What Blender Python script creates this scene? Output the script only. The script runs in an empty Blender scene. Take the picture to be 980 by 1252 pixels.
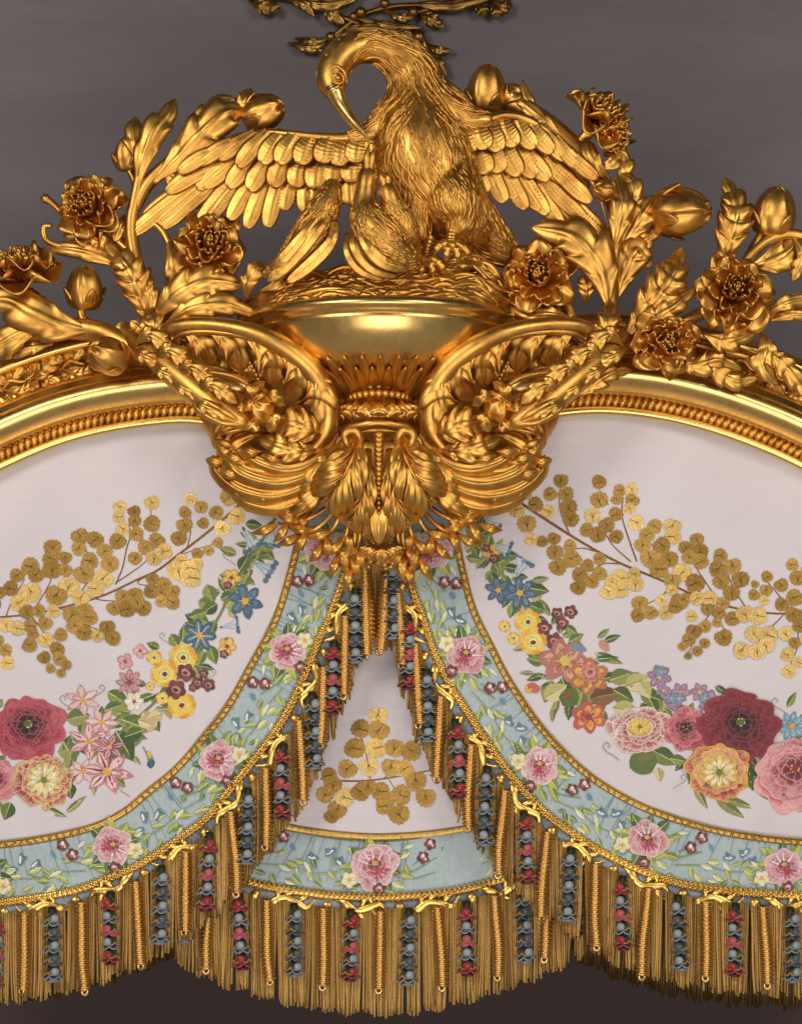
import bpy, math, random
import numpy as np
# ---------------------------------------------------------------- basics
S = 0.002            # one unit of the drawing = 2 mm
D, PC, CX = 3000.0, 900.0, 490.0
Z0 = 850.0
rnd = random.Random(7)
def V(px, py, d=0.0):
    k = (D - d) / D
    return np.array([CX + (px - CX) * k, -d, Z0 + (PC - py) * k])
def VV(pts):
    return np.array([V(*p) for p in pts])
C = bpy.context.scene.collection
def spl(pts, n):
    """Catmull-Rom through pts (any dimension), n samples"""
    p = np.asarray(pts, float)
    if len(p) == 2:
        t = np.linspace(0, 1, n)[:, None]
        return p[0] * (1 - t) + p[1] * t
    q = np.vstack([2 * p[0] - p[1], p, 2 * p[-1] - p[-2]])
    m = len(p) - 1
    s = np.linspace(0, m, n)
    i = np.minimum(s.astype(int), m - 1)
    t = (s - i)[:, None]
    a, b, c, d = q[i], q[i + 1], q[i + 2], q[i + 3]
    return 0.5 * (2 * b + (c - a) * t + (2 * a - 5 * b + 4 * c - d) * t**2 + (3 * b - a - 3 * c + d) * t**3)
def unit(a):
    l = np.linalg.norm(a, axis=-1, keepdims=True)
    return a / np.maximum(l, 1e-9)
class MB:
    def __init__(s):
        s.v = []; s.f = []; s.n = 0; s.c = []; s.hasc = False
    def add(s, v, f, col=None):
        v = np.asarray(v, float).reshape(-1, 3)
        f = [tuple(int(i) + s.n for i in q) for q in f]
        s.v.append(v); s.f += f; s.n += len(v)
        if col is not None: s.hasc = True
        c = np.ones((len(v), 4))
        if col is not None: c[:, :3] = col
        s.c.append(c)
        return s
    def build(s, name, mat, parent=None, smooth=True):
        me = bpy.data.meshes.new(name)
        v = np.vstack(s.v) * S
        me.from_pydata(v.tolist(), [], s.f)
        if smooth: me.polygons.foreach_set('use_smooth', [True] * len(me.polygons))
        if s.hasc:
            a = me.color_attributes.new('Col', 'FLOAT_COLOR', 'POINT')
            a.data.foreach_set('color', np.vstack(s.c).astype(np.float32).ravel())
        me.materials.append(mat)
        o = bpy.data.objects.new(name, me); C.objects.link(o)
        if parent is not None:
            o.parent = parent
            o.matrix_parent_inverse = parent.matrix_basis.inverted()
        return o
def tag(o, label, cat, group=None, kind=None):
    o['label'] = label; o['category'] = cat
    if group: o['group'] = group
    if kind: o['kind'] = kind
    return o
def thing(name, label, cat, at, group=None):
    o = bpy.data.objects.new(name, None); C.objects.link(o)
    o.location = tuple(np.array(V(*at)) * S)
    o.empty_display_size = 0.02
    return tag(o, label, cat, group)
# ---------------------------------------------------------------- surfaces
def quads(nu, nv, cu=False, cv=False, off=0, flip=False):
    a = []
    for i in range(nu if cu else nu - 1):
        for j in range(nv if cv else nv - 1):
            q = (i * nv + j, ((i + 1) % nu) * nv + j, ((i + 1) % nu) * nv + (j + 1) % nv, i * nv + (j + 1) % nv)
            if flip: q = q[::-1]
            a.append(tuple(k + off for k in q))
    return a
def gnormals(P):
    du = np.gradient(P, axis=0); dv = np.gradient(P, axis=1)
    return unit(np.cross(du, dv))
def shell(mb, P, thick, N=None):
    """closed shell from a grid of points, its back thick behind its front"""
    nu, nv = P.shape[:2]
    if N is None: N = gnormals(P)
    B = P - N * thick
    f = quads(nu, nv) + quads(nu, nv, off=nu * nv, flip=True)
    o = nu * nv
    rim = [(0, j) for j in range(nv)] + [(i, nv - 1) for i in range(1, nu)] + [(nu - 1, j) for j in range(nv - 2, -1, -1)] + [(i, 0) for i in range(nu - 2, 0, -1)]
    idx = [i * nv + j for i, j in rim]
    for a, b in zip(idx, idx[1:] + idx[:1]):
        f.append((a, b, b + o, a + o))
    mb.add(np.vstack([P.reshape(-1, 3), B.reshape(-1, 3)]), f)
VIEW = np.array([0., -1., 0.])
def frames(c, up=VIEW):
    T = unit(np.gradient(c, axis=0))
    N = up - (T @ up)[:, None] * T
    ln = np.linalg.norm(N, axis=1)
    for i in range(len(c)):
        if ln[i] < .25:
            alt = np.array([0, 0, 1.]); N[i] += (alt - (T[i] @ alt) * T[i]) * .5
    # smooth and renormalise
    N = unit(N); B = np.cross(T, N)
    return T, N, B
def tube(mb, pts, rad, n=None, seg=10, flat=1.0, up=VIEW, raw=False, disp=None, wide=1.0):
    p = np.asarray(pts, float) if raw else VV(pts)
    n = n or max(6, 5 * len(p))
    c = spl(p, n)
    r = spl(np.asarray(rad, float).reshape(-1, 1), n)[:, 0] if np.ndim(rad) else np.full(n, float(rad))
    T, N, B = frames(c, up)
    a = np.linspace(0, 2 * np.pi, seg, endpoint=False)
    R = np.repeat(np.maximum(r, .05)[:, None], seg, 1)
    if disp is not None: R = R + disp(np.linspace(0, 1, n)[:, None], a[None, :], R)
    P = c[:, None] + (np.cos(a)[None, :, None] * N[:, None] * flat + np.sin(a)[None, :, None] * B[:, None] * wide) * R[..., None]
    f = quads(n, seg, cv=True)
    k = n * seg
    f += [(k, (j + 1) % seg, j) for j in range(seg)]
    f += [(k + 1, (n - 1) * seg + j, (n - 1) * seg + (j + 1) % seg) for j in range(seg)]
    mb.add(np.vstack([P.reshape(-1, 3), c[:1], c[-1:]]), f)
    return c, P
def ball(mb, c, r, nu=8, nv=12, sq=(1, 1, 1), raw=False, ax=None):
    c = np.asarray(c, float) if raw else V(*c)
    th = np.linspace(0, np.pi, nu + 1)[1:-1]; ph = np.linspace(0, 2 * np.pi, nv, endpoint=False)
    P = np.stack([np.sin(th)[:, None] * np.cos(ph), np.sin(th)[:, None] * np.sin(ph), np.repeat(np.cos(th)[:, None], nv, 1)], -1)
    P = np.vstack([P.reshape(-1, 3), [[0, 0, 1]], [[0, 0, -1]]]) * r * np.array(sq)
    if ax is not None:
        A = unit(np.asarray(ax, float)); e = np.cross(A, [0.3, .9, .1]); e = unit(e); g = np.cross(A, e)
        P = P[:, :1] * e + P[:, 1:2] * g + P[:, 2:] * A
    m = nu - 1
    f = quads(m, nv, cv=True) + [(m * nv, j, (j + 1) % nv) for j in range(nv)] + [(m * nv + 1, (m - 1) * nv + (j + 1) % nv, (m - 1) * nv + j) for j in range(nv)]
    mb.add(c + P, f)
def leaf(mb, pts, W, L=4, cup=-.18, fur=.2, notch=.5, sweep=1.0, roll=0., thick=None, peak=.38, one=0, m=10, base=.22, raw=False, rib=.1, up=VIEW, nv=13, tip=.75, teeth=0):
    """carved acanthus blade: lobed outline, a furrow running out to each lobe, a raised rib"""
    p = np.asarray(pts, float) if raw else VV(pts)
    n = L * m + 3
    c = spl(p, n)
    T, N, B = frames(c, up)
    if roll:
        cr, sr = math.cos(roll), math.sin(roll)
        N, B = N * cr + B * sr, B * cr - N * sr
    u = np.linspace(0, 1, n)
    pr = np.where(u < peak, np.sin(np.pi / 2 * u / peak), np.cos(np.pi / 2 * np.clip((u - peak) / (1 - peak), 0, 1)) ** tip)
    w = W * np.maximum(pr, base * (1 - u)) + .3
    ph = (u * L) % 1.0
    lobe = np.sin(np.pi * ph ** 1.35) ** .6
    if teeth: lobe = lobe * (1 - teeth * np.abs(np.sin(np.pi * 2.5 * ph)) ** 3 * (ph < .85))
    if L <= 1: lobe = np.ones(n)
    ew = w * (1 - notch * (1 - lobe))
    v = np.linspace(-1, 1, nv) if one == 0 else np.linspace(0, one, nv)
    av = np.abs(v)
    furrow = fur * w[:, None] * (lobe[:, None] - .6) * (np.minimum(av, .8) ** .8)[None]
    h = cup * w[:, None] * av[None] ** 2 + furrow + rib * w[:, None] * np.exp(-(v / .13) ** 2)[None] - .6 * rib * w[:, None] * np.exp(-((av - .25) / .1) ** 2)[None]
    h = h - .12 * w[:, None] * (av[None] ** 8)
    P = c[:, None] + B[:, None] * (v[None, :, None] * ew[:, None, None]) + T[:, None] * (sweep * w[:, None] * av[None] ** 1.5 * (lobe[:, None] * .55 + .45) * (1 - u[:, None]) ** .35)[..., None] + N[:, None] * h[..., None]
    th = thick if thick is not None else max(2.0, W * .14)
    shell(mb, P, th, np.repeat(N[:, None], nv, 1))
def acan(mb, pts, W, n=4, raw=False, up=VIEW, roll=0., peak=.35, one=0, base=.3, curl=.16, thick=None):
    """acanthus blade built of overlapping finger lobes that sweep forward from a rib"""
    p = np.asarray(pts, float) if raw else VV(pts)
    m = 40; c = spl(p, m); T, N, B = frames(c, up)
    if roll:
        cr, sr = math.cos(roll), math.sin(roll)
        N, B = N * cr + B * sr, B * cr - N * sr
    Ln = np.linalg.norm(np.diff(c, axis=0), axis=1).sum()
    def pro(u): return math.sin(math.pi / 2 * u / peak) if u < peak else math.cos(math.pi / 2 * (u - peak) / (1.12 - peak)) ** .8
    leaf(mb, p, W * .5, 1, raw=True, up=up, roll=roll, cup=-.25, rib=.0, m=14, sweep=0, peak=peak, thick=thick or W * .2, nv=7, one=one, base=.6)
    fw = max(W * .15, Ln / n * .30)
    for i in range(n):
        u = .62 * i / max(1, n - 1); k = int(u * (m - 1)); w = W * max(pro(min(u + .16, 1)), base)
        k1, k2, k3 = [min(m - 1, k + int(m * x)) for x in (.15, .29, .38)]
        for s in ((-1, 1) if one == 0 else (one,)):
            nn = N[k2]; b_ = B[k2] * s; t = T[k2]
            leaf(mb, [c[k] + nn * w * .04 + b_ * w * .05, c[k1] + b_ * w * .34 + nn * w * .24, c[k2] + b_ * w * .74 + nn * w * .22, c[k3] + b_ * w * .98 + t * w * .22 - nn * w * curl * .6],
                 min(fw, w * .44), 1, raw=True, up=nn + b_ * .35, cup=.26, rib=-.05, m=12, sweep=0, peak=.6, base=.3, nv=9, thick=thick or W * .16, tip=.7)
    o, t, nn = c[-6], T[-1], N[-1]
    leaf(mb, [o, o + t * W * .3 + nn * W * .08, c[-1] + t * W * .1 - nn * W * curl * .3], fw * .95, 1, raw=True, up=nn, cup=.2, rib=-.05, m=8, sweep=0, peak=.5, base=.6, nv=7, thick=W * .15, tip=.6)
    leaf(mb, c[::4] + N[::4] * (W * .10), W * .075, 1, raw=True, up=up, roll=roll, cup=-1, rib=0, m=12, sweep=0, peak=.2, base=1, nv=5, thick=W * .15)
def feather(mb, pts, W, n=30, nv=9, thick=2.2, up=VIEW, roll=0., grooves=11, rooftop=.22, sharp=.35):
    c = spl(VV(pts), n)
    T, N, B = frames(c, up)
    if roll:
        cr, sr = math.cos(roll), math.sin(roll)
        N, B = N * cr + B * sr, B * cr - N * sr
    u = np.linspace(0, 1, n)
    w = W * (np.clip(.55 + u * .9, 0, 1)) * np.sqrt(np.clip(1 - np.clip((u - (1 - sharp)) / sharp, 0, 1) ** 2, 0, 1)) + .3
    v = np.linspace(-1, 1, nv); av = np.abs(v)
    h = rooftop * w[:, None] * (1 - av[None] ** 1.7) + .04 * W * np.sin(2 * np.pi * (u[:, None] * grooves - av[None] * 3.2)) * (av[None] > .1) + .1 * W * np.exp(-(v / .12) ** 2)[None]
    P = c[:, None] + B[:, None] * (v[None, :, None] * w[:, None, None]) + N[:, None] * h[..., None]
    shell(mb, P, thick, np.repeat(N[:, None], nv, 1))
def axisframe(ax):
    A = unit(np.asarray(ax, float))
    t = np.array([0, 0, 1.]) if abs(A[2]) < .9 else np.array([1., 0, 0])
    e = unit(np.cross(t, A)); return e, np.cross(A, e), A
def petal(mb, c, fr, phi, half, r0, Ln, e0, e1, ruf, seed, nu=9, nv=11, thick=1.6, notch=.12):
    e, g, A = fr
    q = random.Random(seed)
    u = np.linspace(0, 1, nu); v = np.linspace(-1, 1, nv)
    el = np.radians(e0 + (e1 - e0) * u)
    r = r0 + np.concatenate([[0], np.cumsum(np.cos(el[1:]) * Ln / (nu - 1))])
    z = np.concatenate([[0], np.cumsum(np.sin(el[1:]) * Ln / (nu - 1))])
    sh = .45 + .55 * np.sin(np.minimum(u * 2.0, np.pi / 2)); sh = sh * (1 - .35 * u ** 5)
    an = phi + half * v[None] * sh[:, None]
    p1, p2 = q.uniform(0, 6), q.uniform(0, 6)
    av2 = v[None] ** 2
    fk = 1 - notch * u[:, None] ** 2 * av2 ** 1.5 - .035 * u[:, None] ** 3 * np.cos(v[None] * 5 + p1)
    rr = r[:, None] * fk
    zz = z[:, None] * fk + Ln * ruf * u[:, None] ** 2 * np.sin(v[None] * 3.6 + p2) + Ln * .12 * u[:, None] * av2
    P = c + (rr * np.cos(an))[..., None] * e + (rr * np.sin(an))[..., None] * g + zz[..., None] * A
    shell(mb, P, thick)
def flower(mb, c, R, ax, seed, layers=6, n0=7, open_=1.0):
    """carved full rose: a bowl of broad ruffled petals filled with curled inner ones"""
    q = random.Random(seed); c = V(*c); fr = axisframe(ax); A = fr[2]
    ld = 48 * (1 - open_)
    rings = [(n0 - 1, .05, 1.0, 6 + ld, -6 + ld, 1.5, .15), (n0 - 1, .05, .90, 26 + ld, 14 + ld, 1.5, .16), (n0, .12, .68, 44 + ld * .5, 40 + ld * .5, 1.4, .17), (n0 + 2, .14, .56, 56, 84, 1.35, .18), (n0 + 1, .10, .50, 64, 104, 1.3, .18), (n0 - 1, .03, .46, 72, 106, 1.3, .16)]
    for k, (n, r0, ln, e0, e1, hw, rf) in enumerate(rings[:layers]):
        o = q.uniform(0, 6)
        for i in range(n):
            petal(mb, c + A * (R * .05 * k), fr, o + 2 * np.pi * i / n + q.uniform(-.15, .15), np.pi / n * hw * q.uniform(.9, 1.1), R * r0,
                  R * ln * q.uniform(.86, 1.08), e0 + q.uniform(-6, 6), e1 + q.uniform(-14, 14), rf * q.uniform(.6, 1.4), q.random(), thick=2.0, notch=.26)
    for i in range(9):
        a = q.uniform(0, 6.28); rr = R * q.uniform(0, .16)
        ball(mb, c + A * R * q.uniform(.4, .52) + (fr[0] * math.cos(a) + fr[1] * math.sin(a)) * rr, R * .055, 6, 8, raw=True)
def bud(mb, c, R, ax, n=5, el=1.15, seed=1, tw=.5, step=.13, openr=.0, raw=False):
    """closed bud of overlapping petals"""
    c = np.asarray(c) if raw else V(*c)
    e, g, A = axisframe(ax); q = random.Random(seed)
    nu, nv = 22, 60
    t = np.linspace(.02, 1, nu); a = np.linspace(0, 2 * np.pi, nv, endpoint=False)
    th = np.pi * (1 - t) ** 1.0
    ph = q.uniform(0, 6)
    prof = np.sin(np.pi * (.04 + .96 * t ** .85)) ** .75
    saw = ((a[None] + ph) * n / (2 * np.pi) + tw * t[:, None]) % 1.0
    r = R * prof[:, None] * (1 - step * .5 + step * np.minimum(saw, 1 - (saw - .9) * 9 * (saw > .9)) ** .8) + openr * R * (t[:, None] > .9)
    z = -np.cos(np.pi * t)[:, None] * R * el + R * .12 * np.cos(2 * np.pi * saw) * (t[:, None] ** 4)
    P = c + (r * np.cos(a))[..., None] * e + (r * np.sin(a))[..., None] * g + (z + 0 * r)[..., None] * A
    f = quads(nu, nv, cv=True)
    k = nu * nv
    f += [(k, (j + 1) % nv, j) for j in range(nv)] + [(k + 1, (nu - 1) * nv + j, (nu - 1) * nv + (j + 1) % nv) for j in range(nv)]
    mb.add(np.vstack([P.reshape(-1, 3), [c - A * R * el], [c + A * R * el * .85]]), f)
def lathe(mb, c, prof, seg=96, a0=0, a1=2 * np.pi, n=None):
    p = spl(prof, n or len(prof) * 5)
    a = np.linspace(a0, a1, seg, endpoint=False)
    P = np.stack([c[0] + p[:, :1] * np.cos(a), c[1] + p[:, :1] * np.sin(a), np.repeat(p[:, 1:], seg, 1)], -1)
    mb.add(P, quads(len(p), seg, cv=True, flip=True))
    return p
# ---------------------------------------------------------------- materials
def new_mat(name):
    m = bpy.data.materials.new(name); m.use_nodes = True
    nt = m.node_tree; nt.nodes.clear()
    o = nt.nodes.new('ShaderNodeOutputMaterial'); b = nt.nodes.new('ShaderNodeBsdfPrincipled')
    nt.links.new(b.outputs[0], o.inputs[0])
    return m, nt, b
def nd(nt, t, **kw):
    n = nt.nodes.new(t)
    for k, v in kw.items():
        if k in n.inputs.keys() if hasattr(n.inputs, 'keys') else False: n.inputs[k].default_value = v
        else: setattr(n, k, v)
    return n
def noise(nt, scale, detail=4, rough=.55, vec=None, stretch=None, dist=0):
    tc = nt.nodes.new('ShaderNodeTexCoord'); n = nt.nodes.new('ShaderNodeTexNoise')
    n.inputs['Scale'].default_value = scale; n.inputs['Detail'].default_value = detail; n.inputs['Roughness'].default_value = rough
    n.inputs['Distortion'].default_value = dist
    if stretch:
        mp = nt.nodes.new('ShaderNodeMapping'); mp.inputs['Scale'].default_value = stretch
        nt.links.new(tc.outputs['Object'], mp.inputs[0]); nt.links.new(mp.outputs[0], n.inputs['Vector'])
    else: nt.links.new(tc.outputs['Object'], n.inputs['Vector'])
    return n.outputs['Fac']
def ramp(nt, fac, stops):
    r = nt.nodes.new('ShaderNodeValToRGB'); nt.links.new(fac, r.inputs[0])
    e = r.color_ramp.elements
    while len(e) < len(stops): e.new(.5)
    for x, (p, c) in zip(e, stops): x.position = p; x.color = (*c, 1) if len(c) == 3 else (c[0],) * 3 + (1,)
    return r.outputs[0]
def bump(nt, b, hs, dist, strength=1.0):
    prev = None
    for h, d in zip(hs, dist):
        n = nt.nodes.new('ShaderNodeBump'); n.inputs['Distance'].default_value = d; n.inputs['Strength'].default_value = strength
        nt.links.new(h, n.inputs['Height'])
        if prev: nt.links.new(prev, n.inputs['Normal'])
        prev = n.outputs[0]
    nt.links.new(prev, b.inputs['Normal'])
def gold(name, base=(.76, .425, .095), worn=(.48, .20, .045), r0=.34, r1=.5, bd=.0004, streak=None, amt=.75):
    m, nt, b = new_mat(name)
    b.inputs['Metallic'].default_value = 1
    f = noise(nt, 14, 6, .65)
    nt.links.new(ramp(nt, f, [(.30, worn), (.30 + .45 * (1 - amt) + .08, tuple(.85 * x + .15 * y for x, y in zip(base, worn))), (.6, base)]), b.inputs['Base Color'])
    g = noise(nt, 40, 4)
    nt.links.new(ramp(nt, g, [(.3, (r0,)), (.7, (r1,))]), b.inputs['Roughness'])
    hs = [noise(nt, 90, 3), noise(nt, 25, 2)]; ds = [bd, bd * 2]
    bump(nt, b, hs, ds, .6)
    return m
M = {}
M['gold'] = gold('gilded_wood')
M['burnish'] = gold('burnished_gilding', base=(.86, .58, .20), worn=(.76, .48, .16), r0=.25, r1=.34, bd=.0002)
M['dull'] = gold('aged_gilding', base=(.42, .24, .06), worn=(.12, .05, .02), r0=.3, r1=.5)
def leaf_part(parent, pts, W, L=4, name='leaf', mat=None, **k):
    mb = MB()
    q_ = np.array(pts, float); ln_ = np.linalg.norm(np.diff(q_, axis=0), axis=1).sum()
    if k.pop('fingers', 0):
        acan(mb, pts, W * 1.12, L, **k)
    else:
        if L >= 3 and 'notch' not in k: k['notch'] = .34; k['fur'] = .2; k.setdefault('sweep', .85); k.setdefault('teeth', .1); k['m'] = k.get('m', 15)
        leaf(mb, pts, W, L, **k)
    return mb.build(name, mat or M['gold'], parent)
# ================================================================ the setting
def sheet(name, mat, pts, kind='structure'):
    mb = MB(); mb.add(np.array(pts, float), [tuple(range(len(pts)))])
    o = mb.build(name, mat, smooth=False); o['kind'] = kind
    return o
m, nt, b = new_mat('painted_plaster')
f = noise(nt, 2.2, 5, .6, stretch=(.6, 1, 2.6)); 
nt.links.new(ramp(nt, f, [(.3, (.134, .117, .126)), (.7, (.178, .157, .168))]), b.inputs['Base Color'])
b.inputs['Roughness'].default_value = .55
bump(nt, b, [noise(nt, 60, 4, stretch=(.6, 1, 1.5)), noise(nt, 5, 6, .6, stretch=(.8, 1, 1.1), dist=.8)], [.0012, .016], .3)
M['plaster'] = m
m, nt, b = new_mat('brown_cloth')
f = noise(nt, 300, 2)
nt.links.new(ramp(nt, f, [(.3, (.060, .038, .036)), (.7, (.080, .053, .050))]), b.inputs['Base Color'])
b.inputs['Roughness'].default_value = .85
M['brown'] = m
WY = 420.0      # distance of the plastered wall behind the valance
sheet('wall', M['plaster'], [(-1600, WY, Z0 - 260), (2600, WY, Z0 - 260), (2600, WY, Z0 + 2600), (-1600, WY, Z0 + 2600)])
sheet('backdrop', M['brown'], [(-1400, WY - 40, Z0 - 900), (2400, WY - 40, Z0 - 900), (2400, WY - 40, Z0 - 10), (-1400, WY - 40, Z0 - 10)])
# ---------------------------------------------------------------- stucco garland on the wall
def dist2(i): return -WY + i
cg = thing('stucco_garland', 'dark gilt stucco garland of leaves and berries on the grey plaster above the bird', 'wall ornament', (480, 30, -400))
q = random.Random(3)
WL = [((352, 52), (378, 57), (398, 52), 8), ((360, 46), (380, 50), (400, 48), 6), ((416, 36), (450, 33), (505, 36), 7), ((468, 12), (490, 20), (508, 20), 7), ((508, 16), (525, 22), (543, 33), 11),
      ((500, 4), (550, 6), (605, -4), 9), ((578, -3), (588, 10), (592, 21), 9), ((600, -3), (606, 12), (607, 25), 8), ((596, -2), (615, 6), (626, 4), 9), ((306, 2), (318, 6), (330, 17), 11), ((322, -2), (334, 8), (341, 19), 7),
      ((345, -2), (370, 4), (384, 20), 8), ((360, 0), (400, 4), (440, -4), 11), ((396, 3), (405, 15), (421, 29), 11), ((520, 53), (535, 60), (553, 62), 6), ((522, 60), (535, 75), (546, 94), 7), ((520, 52), (500, 42), (480, 40), 6), ((430, 20), (470, 30), (518, 34), 6)]
for a, b_, c_, w in WL:
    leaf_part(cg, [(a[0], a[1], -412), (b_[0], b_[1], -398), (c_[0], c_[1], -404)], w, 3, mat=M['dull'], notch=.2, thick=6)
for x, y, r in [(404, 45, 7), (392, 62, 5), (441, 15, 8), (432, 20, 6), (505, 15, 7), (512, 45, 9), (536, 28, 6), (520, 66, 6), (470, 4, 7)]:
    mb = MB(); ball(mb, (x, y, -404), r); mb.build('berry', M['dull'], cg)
mb = MB()
for p in [[(398, 52), (440, 20), (480, 8), (520, 6), (560, 2)], [(400, 50), (420, 42), (470, 38), (512, 45), (522, 62), (530, 70)], [(300, -4), (360, 0), (420, 22), (440, 30)], [(505, 16), (560, 4), (620, -4)]]:
    tube(mb, [(x, y, -410) for x, y in p], 4, seg=8)
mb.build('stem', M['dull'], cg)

# ================================================================ the arched cornices
PROF = [(-15, 4), (-15, 20), (-11, 25), (-6, 24), (-3, 18), (8, 18), (10, 27), (12, 33), (14, 34), (16, 40), (24, 52), (34, 60), (42, 60), (48, 54), (50, 48), (55, 48), (57, 43), (60, 40), (61, 20), (90, 14), (92, 34), (95, 40), (99, 42), (102, 40), (103, 36), (107, 36), (109, 30), (109, -10)]
def sweep_curve(curve, n):
    p = spl(np.array(curve, float), n); t = unit(np.gradient(p, axis=0)); nn = np.stack([t[:, 1], -t[:, 0]], -1)
    nn[nn[:, 1] > 0] *= -1           # picture y runs down: up is negative
    return p, t, nn
def cornice(label, curve, rail=109):
    at = curve[len(curve) // 2]
    root = thing('arched_cornice', label, 'cornice', (at[0], at[1], 0))
    p, t, nn = sweep_curve(curve, 90)
    def mould(prof, name, mat):
        mb = MB(); pr = np.array(prof, float)
        P = np.array([[V(*(p[i] + nn[i] * a), d) for a, d in pr] for i in range(len(p))])
        mb.add(P.reshape(-1, 3), quads(len(p), len(pr)))
        o = mb.build(name, mat, root); return o
    fine = []
    for i, (a, b_) in enumerate(zip(PROF, PROF[1:])):
        fine += [a, (a[0] * .5 + b_[0] * .5, a[1] * .5 + b_[1] * .5)]
    fine.append(PROF[-1])
    k1 = [x for x in PROF if x[0] <= 60]; k2 = [x for x in PROF if x[0] >= 90]
    mould([(-15, -20)] + k1 + [(60, -20)], 'moulding', M['burnish'])
    mould([(58, 15), (93, 13)], 'frieze', M['gold'])
    mould([(90, -10)] + k2, 'rail', M['burnish'])
    # rope bead
    mb = MB()
    L = np.concatenate([[0], np.cumsum(np.linalg.norm(np.diff(p, axis=0), axis=1))])
    for s in np.arange(2, L[-1], 8.6):
        x = np.array([np.interp(s, L, p[:, 0]), np.interp(s, L, p[:, 1])]); tt = np.array([np.interp(s, L, t[:, 0]), np.interp(s, L, t[:, 1])]); n2 = np.array([np.interp(s, L, nn[:, 0]), np.interp(s, L, nn[:, 1])])
        a = V(*(x + n2 * 7 + tt * 2.5), 22); b2 = V(*(x - n2 * 2 - tt * 2.5), 22)
        ball(mb, (a + b2) / 2, 4.6, 8, 10, sq=(1, .85, 1.5), raw=True, ax=a - b2)
    mb.build('rope_bead', M['gold'], root)
    # frieze foliage
    q = random.Random(int(at[0]) + 5)
    s = 12; flip = 1
    mbv = MB()
    for s in np.arange(10, L[-1] - 10, 33):
        x = np.array([np.interp(s, L, p[:, 0]), np.interp(s, L, p[:, 1])]); tt = np.array([np.interp(s, L, t[:, 0]), np.interp(s, L, t[:, 1])]); n2 = np.array([np.interp(s, L, nn[:, 0]), np.interp(s, L, nn[:, 1])])
        def at2(a, h, d): r = x + tt * a + n2 * h; return (r[0], r[1], d)
        leaf_part(root, [at2(-6, 74, 20), at2(10, 72 + 9 * flip, 30), at2(27, 76 + 13 * flip, 30), at2(38, 75 + 7 * flip, 24)], 13, 4, name='frieze_leaf', fur=.28)
        leaf_part(root, [at2(6, 76, 20), at2(12, 76 - 8 * flip, 28), at2(20, 76 - 16 * flip, 30), at2(14, 76 - 20 * flip, 36)], 9, 3, name='frieze_leaf', fur=.28)
        tube(mbv, [at2(-8, 74, 18), at2(5, 76 - 5 * flip, 24), at2(18, 75, 24), at2(30, 74 + 4 * flip, 20)], [2.5, 3, 3, 2.5], seg=6)
        for j in range(5): ball(mbv, at2(20 + j * 4, 74 - 8 * flip - j * 1.2 * flip, 24), 2.4, 6, 8)
        flip = -flip
    mbv.build('frieze_scroll', M['gold'], root)
    return root
CL = [(-60, 590), (0, 560), (66, 532), (133, 514), (212, 504), (262, 508), (300, 520)]
CR = [(640, 505), (680, 496), (735, 492), (800, 498), (865, 513), (930, 536), (985, 561), (1040, 592)]
cornice('gilded arched cornice curving down to the left edge, with rope bead and leafy frieze', CL)
cornice('gilded arched cornice curving down to the right edge, with rope bead and leafy frieze', CR)

# ================================================================ bowl
AX = 463.0
bx = AX + 3
bw = thing('gilded_bowl', 'smooth gilded bowl under the nest, its base ringed with narrow petals', 'bowl', (bx, 480, 10))
c0 = V(bx, 400, 10); zc = c0[2]
c0 = np.array([c0[0], c0[1], 0.0])
def bp(*a): return [(r, zc + z) for r, z in a]
mb = MB()
body = bp((158, -4), (163, -10), (162, -18), (156, -31), (145, -45), (129, -59), (109, -72), (88, -83), (66, -92), (49, -100), (38, -108), (34, -118), (36, -130))
PB = lathe(mb, c0, body, 128, n=70)
mb.build('bowl_wall', M['burnish'], bw)
mb = MB()
lathe(mb, c0, bp((120, 12), (150, 10), (168, 9), (173, 4), (173, -1), (169, -4), (168, -5), (166, -8), (163, -10), (158, -11)), 128, n=40)
mb.build('rim', M['burnish'], bw)
def bowlpt(t, ang, off):
    i = t * (len(PB) - 1); k = int(i); k = min(k, len(PB) - 2); f_ = i - k
    r, z = PB[k] * (1 - f_) + PB[k + 1] * f_
    dr, dz = PB[k + 1] - PB[k]
    nl = math.hypot(dr, dz); nr, nz = -dz / nl, dr / nl
    if nr < 0: nr, nz = -nr, -nz
    r += nr * off; z += nz * off
    return np.array([c0[0] + r * math.cos(ang), c0[1] + r * math.sin(ang), z])
for ring, (t0, t1, w, off, n, sh) in enumerate([(.76, .38, 8.2, 3.5, 40, 0), (.76, .44, 7.4, 5.5, 40, .5)]):
    for i in range(n):
        a = -math.pi / 2 + (i + sh - n / 2) * 2 * math.pi / n
        if math.sin(a) > .1: continue
        mb = MB()
        nr = np.array([math.cos(a), math.sin(a), -.5])
        leaf(mb, [bowlpt(t0, a, off), bowlpt(t0 * .55 + t1 * .45, a, off + 2), bowlpt(t1, a, off + 1)], w, 1, raw=True, up=nr, cup=-.3, rib=.2, peak=.62, base=.35, m=16, thick=2, sweep=0)
        mb.build('petal', M['gold'], bw)

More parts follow.
